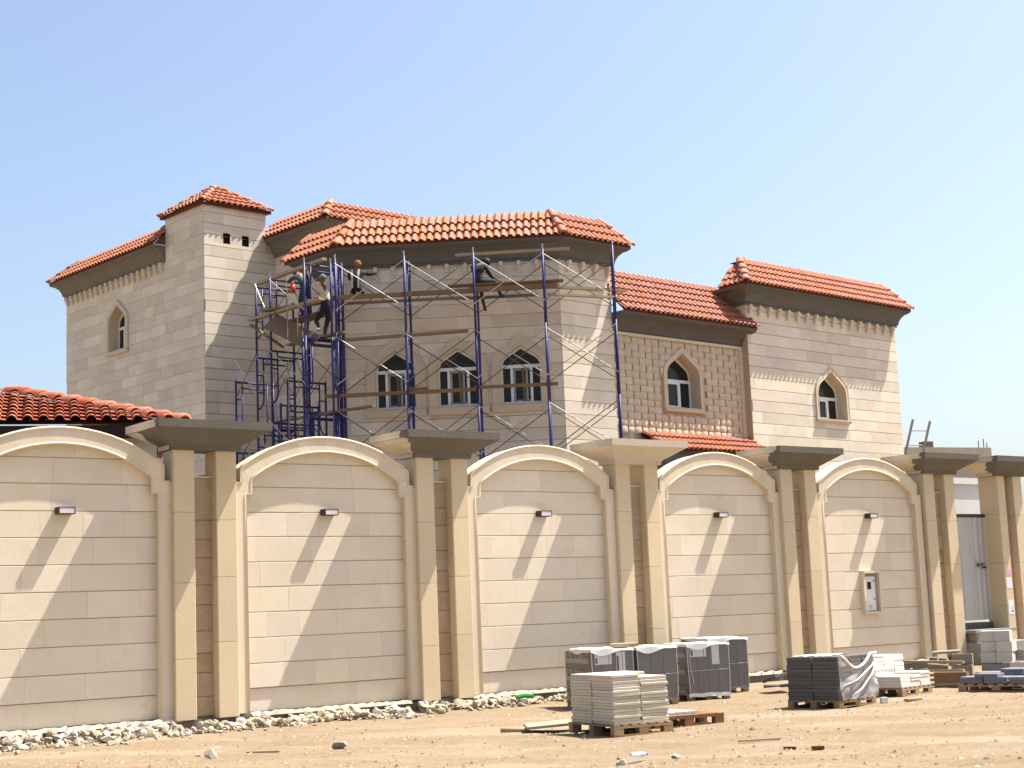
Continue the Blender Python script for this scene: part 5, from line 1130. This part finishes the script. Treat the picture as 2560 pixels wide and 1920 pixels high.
# blue grey slab pallet at the edge
FX = R(-38.5); F0 = (7.3, 26.92)
pallet('timber pallet under the blue grey slabs beside the timber planks', F0, FX, 1.3, 1.0, PALLET, 8, 0.13)
stack('blue_paver', 'blue grey slab lying flat on the pallet beside the timber planks', 'slab', 'blue grey slabs', F0, FX, [(0.02, 0.05, 0.40, 0.40, 0, 2), (0.30, 0.02, 0.40, 0.30, 2, 3), (0.45, 0.03, 0.40, 0.40, 0, 2), (0.88, 0.03, 0.40, 0.40, 0, 2), (0.1, 0.5, 0.40, 0.40, 0, 3), (0.55, 0.48, 0.40, 0.40, 0, 4), (0.9, 0.46, 0.38, 0.40, 0, 3)], 4, 0.055, 0.142, PAVERB, 0.012)
# timber planks behind
for k, (z, off, ln) in enumerate(((0.03, 0.0, 1.1), (0.11, 0.02, 1.0), (0.19, 0.0, 1.15), (0.27, -0.03, 1.2), (0.42, -0.06, 1.25))):
    t = MB(); t.box(-ln / 2, ln / 2, -0.05, 0.05, 0, 0.045); tag(obj('timber_plank', t.mesh('timber_plank', PALE), None, loc=(7.35, 28.55 + k * 0.09, z), rot=(0, R(1.5 * (k - 2) * 0.6), R(-36 + k * 1.5))), ['lowest pale plank of the timber heap behind the white paver pallet', 'second pale plank from the ground in the timber heap', 'middle pale plank of the timber heap', 'fourth pale plank from the ground in the timber heap', 'topmost pale plank of the timber heap, sticking out longest'][k], 'plank')
for k in range(2):
    t = MB(); t.box(-0.07, 0.07, -0.3, 0.3, 0, 0.12 + 0.15 * k); tag(obj('timber_bearer', t.mesh('timber_bearer', WOOD), None, loc=(7.0 + 0.6 * k, 28.75 - 0.45 * k + 0.1, 0.0), rot=(0, 0, R(54))), ['low dark bearer under the timber heap', 'taller dark bearer under the timber heap'][k], 'timber')
# concrete blocks
def hollow_block(name, M_, loc, rot, label, l=0.40, w_=0.20, h=0.20, group=None):
    q = root(name, label, 'block', loc, 0, group); q.rotation_euler = rot; t = MB(); wl_ = 0.032
    for a in ((0, l, 0, wl_, 0, h), (0, l, w_ - wl_, w_, 0, h), (0, wl_, wl_, w_ - wl_, 0, h), (l - wl_, l, wl_, w_ - wl_, 0, h), (l / 2 - wl_ / 2, l / 2 + wl_ / 2, wl_, w_ - wl_, 0, h)): t.box(*a)
    obj('shell', t.mesh('shell', M_), q); t = MB(); t.box(wl_, l - wl_, wl_, w_ - wl_, 0.0, 0.025); obj('web', t.mesh('web', M_), q); return q
ra = R(36)
wbm = slabmesh(0.30, 0.40, 0.205, BLOCKW, 'white_block')
for i, (dx, dy, l, lab) in enumerate(((0.0, 0.0, 0, 'bottom'), (0.32, -0.05, 0, 'bottom'), (0.01, 0.01, 1, 'middle'), (0.33, -0.04, 1, 'middle'), (0.0, 0.0, 2, 'top'), (0.30, -0.06, 2, 'top'))):
    p = Vector((9.05, 31.55, 0)) + Matrix.Rotation(R(-30), 3, 'Z') @ Vector((dx, dy, 0))
    tag(obj('concrete_block', wbm, None, loc=(p.x, p.y, 0.27 + l * 0.208), rot=(0, 0, R(-30 + 3 * (i % 3)))), lab + (' left' if False else '') + ' layer block of the whitish concrete block pile by the gate', 'block', 'whitish concrete blocks')
BL = [(8.25, 32.6, 0.12, (R(48), R(6), R(-20)), 'grey hollow block tipped up showing two dark cells'), (8.65, 32.25, 0.02, (0, 0, R(-25)), 'grey hollow block at the foot of the whitish block pile'), (8.68, 32.3, 0.23, (R(0), 0, R(-20)), 'grey hollow block resting on another beside the whitish pile'),
      (9.05, 31.55, 0.045, (0, 0, R(-30)), 'grey hollow block supporting the left whitish blocks'), (9.40, 31.35, 0.045, (0, 0, R(-33)), 'grey hollow block supporting the right whitish blocks'), (9.35, 30.7, 0.1, (0, 0, R(-35)), 'pale hollow block standing in front of the whitish pile'),
      (9.75, 30.95, 0.12, (0, 0, R(-40)), 'pale hollow block at the picture side of the whitish pile'), (8.0, 33.1, 0.02, (R(-70), 0, R(15)), 'grey hollow block on its side among broken slabs'), (9.7, 31.6, 0.3, (R(0), R(0), R(-40)), 'dark hollow block beside the steps')]
for (x, y, z, rot, lab) in BL: hollow_block('hollow_block', BLOCKW if 'pale' in lab else BLOCK, (x, y, z), rot, lab, group='hollow concrete blocks')
for i, (x, y, z, s, lab) in enumerate(((7.75, 33.0, 0.1, 0.16, 'broken grey lump left of the tipped hollow block'), (7.95, 32.75, 0.08, 0.14, 'rounded grey lump under the broken slab'), (8.9, 32.9, 0.1, 0.18, 'grey lump behind the whitish block pile'))):
    tag(obj('concrete_lump', ROCKS[i + 3], None, M=Matrix.Translation((x, y, z)) @ Matrix.Rotation(i, 4, 'Z') @ Matrix.Diagonal((s, s, s, 1))), lab, 'rubble'); 
for (x, y, z, sx, sy, rot, lab) in ((7.75, 32.95, 0.27, 0.34, 0.3, (R(-4), R(3), R(20)), 'broken flat slab lying on rounded lumps left of the tipped block'), (8.45, 32.9, 0.42, 0.55, 0.3, (R(2), R(-2), R(-15)), 'pale flat slab lying across the hollow blocks')):
    tag(obj('broken_paver', slabmesh(sx, sy, 0.05, BLOCK, 'broken_paver'), None, loc=(x, y, z), rot=rot), lab, 'slab')
# litter on the sand
q = root('bottle', 'small clear plastic bottle lying on the open sand beside a stone', 'bottle', (1.12, 17.35, 0.06), R(30)); 
t = MB(); t.path([(0, 0, 0), (0.16, 0, 0)], 0.032, 8); t.tube((0.16, 0, 0), (0.2, 0, 0), 0.03, 8, 0.012); obj('body', t.mesh('body', mat('clear_plastic', (0.6, 0.68, 0.72), 0.15, alpha=0.5)), q); t = MB(); t.path([(0.2, 0, 0), (0.22, 0, 0)], 0.013, 8); obj('cap', t.mesh('cap', BLUEP), q)
t = MB(); t.path([(-0.16, 0, 0), (0.0, 0.01, 0.02), (0.16, 0, 0)], 0.04, 8); tag(obj('plastic_bottle', t.mesh('plastic_bottle', GREEN), None, loc=(0.0, 28.0, 0.16), rot=(0, 0, R(20))), 'green plastic bottle lying on the rubble at the wall foot', 'bottle')
for (x, y, rz_, ln, wd, h, M_, lab) in ((2.8, 19.28, R(27), 0.6, 0.03, 0.02, PALE, 'thin pale stick lying on the open sand'), (-3.35, 20.35, R(10), 0.42, 0.035, 0.025, PALE, 'thin pale lath lying in front of the rubble strip'), (2.98, 18.22, R(-5), 0.14, 0.05, 0.035, mat('brick_red', (0.2, 0.05, 0.025), 0.9), 'small dark red tile shard on the open sand'), (3.24, 17.89, R(12), 0.13, 0.06, 0.04, mat('brick_red', (0, 0, 0)), 'second dark red tile shard on the open sand'), (6.05, 24.95, R(30), 0.3, 0.1, 0.03, PALE, 'pale cardboard scrap in front of the white paver pallet'), (5.55, 24.75, R(10), 0.1, 0.08, 0.09, WRAPT, 'crumpled white plastic scrap at the corner of the charcoal paver pallet')):
    t = MB(); t.box(-ln / 2, ln / 2, -wd / 2, wd / 2, 0, h); tag(obj('scrap', t.mesh('scrap', M_), None, loc=(x, y, gz(x, y) + 0.004), rot=(0, R(1), rz_)), lab, 'scrap')
t = MB(); t.hexa([(0, 0, 0), (0.62, -0.02, 0), (0.66, 0.42, 0), (0.02, 0.45, 0), (0, 0, 0.035), (0.62, -0.02, 0.035), (0.66, 0.42, 0.035), (0.02, 0.45, 0.035)])
tag(obj('fallen_board', t.mesh('fallen_board', mat('grey_board', (0.33, 0.27, 0.20), 0.9, (0.26, 0.21, 0.155), 3, 0.7)), None, loc=(0.02, 21.75, 0.05), rot=(R(3), R(-3), R(8))), 'grey square board lying on the sand beside the sandstone stack', 'board')
t = MB(); t.path([(0, 0, 0.03), (-0.4, 0.02, 0.03)], 0.03, 8); tag(obj('pipe_offcut', t.mesh('pipe_offcut', PALE, True), None, loc=(0.05, 21.95, 0.01)), 'short pale round offcut sticking out from under the grey board', 'offcut')
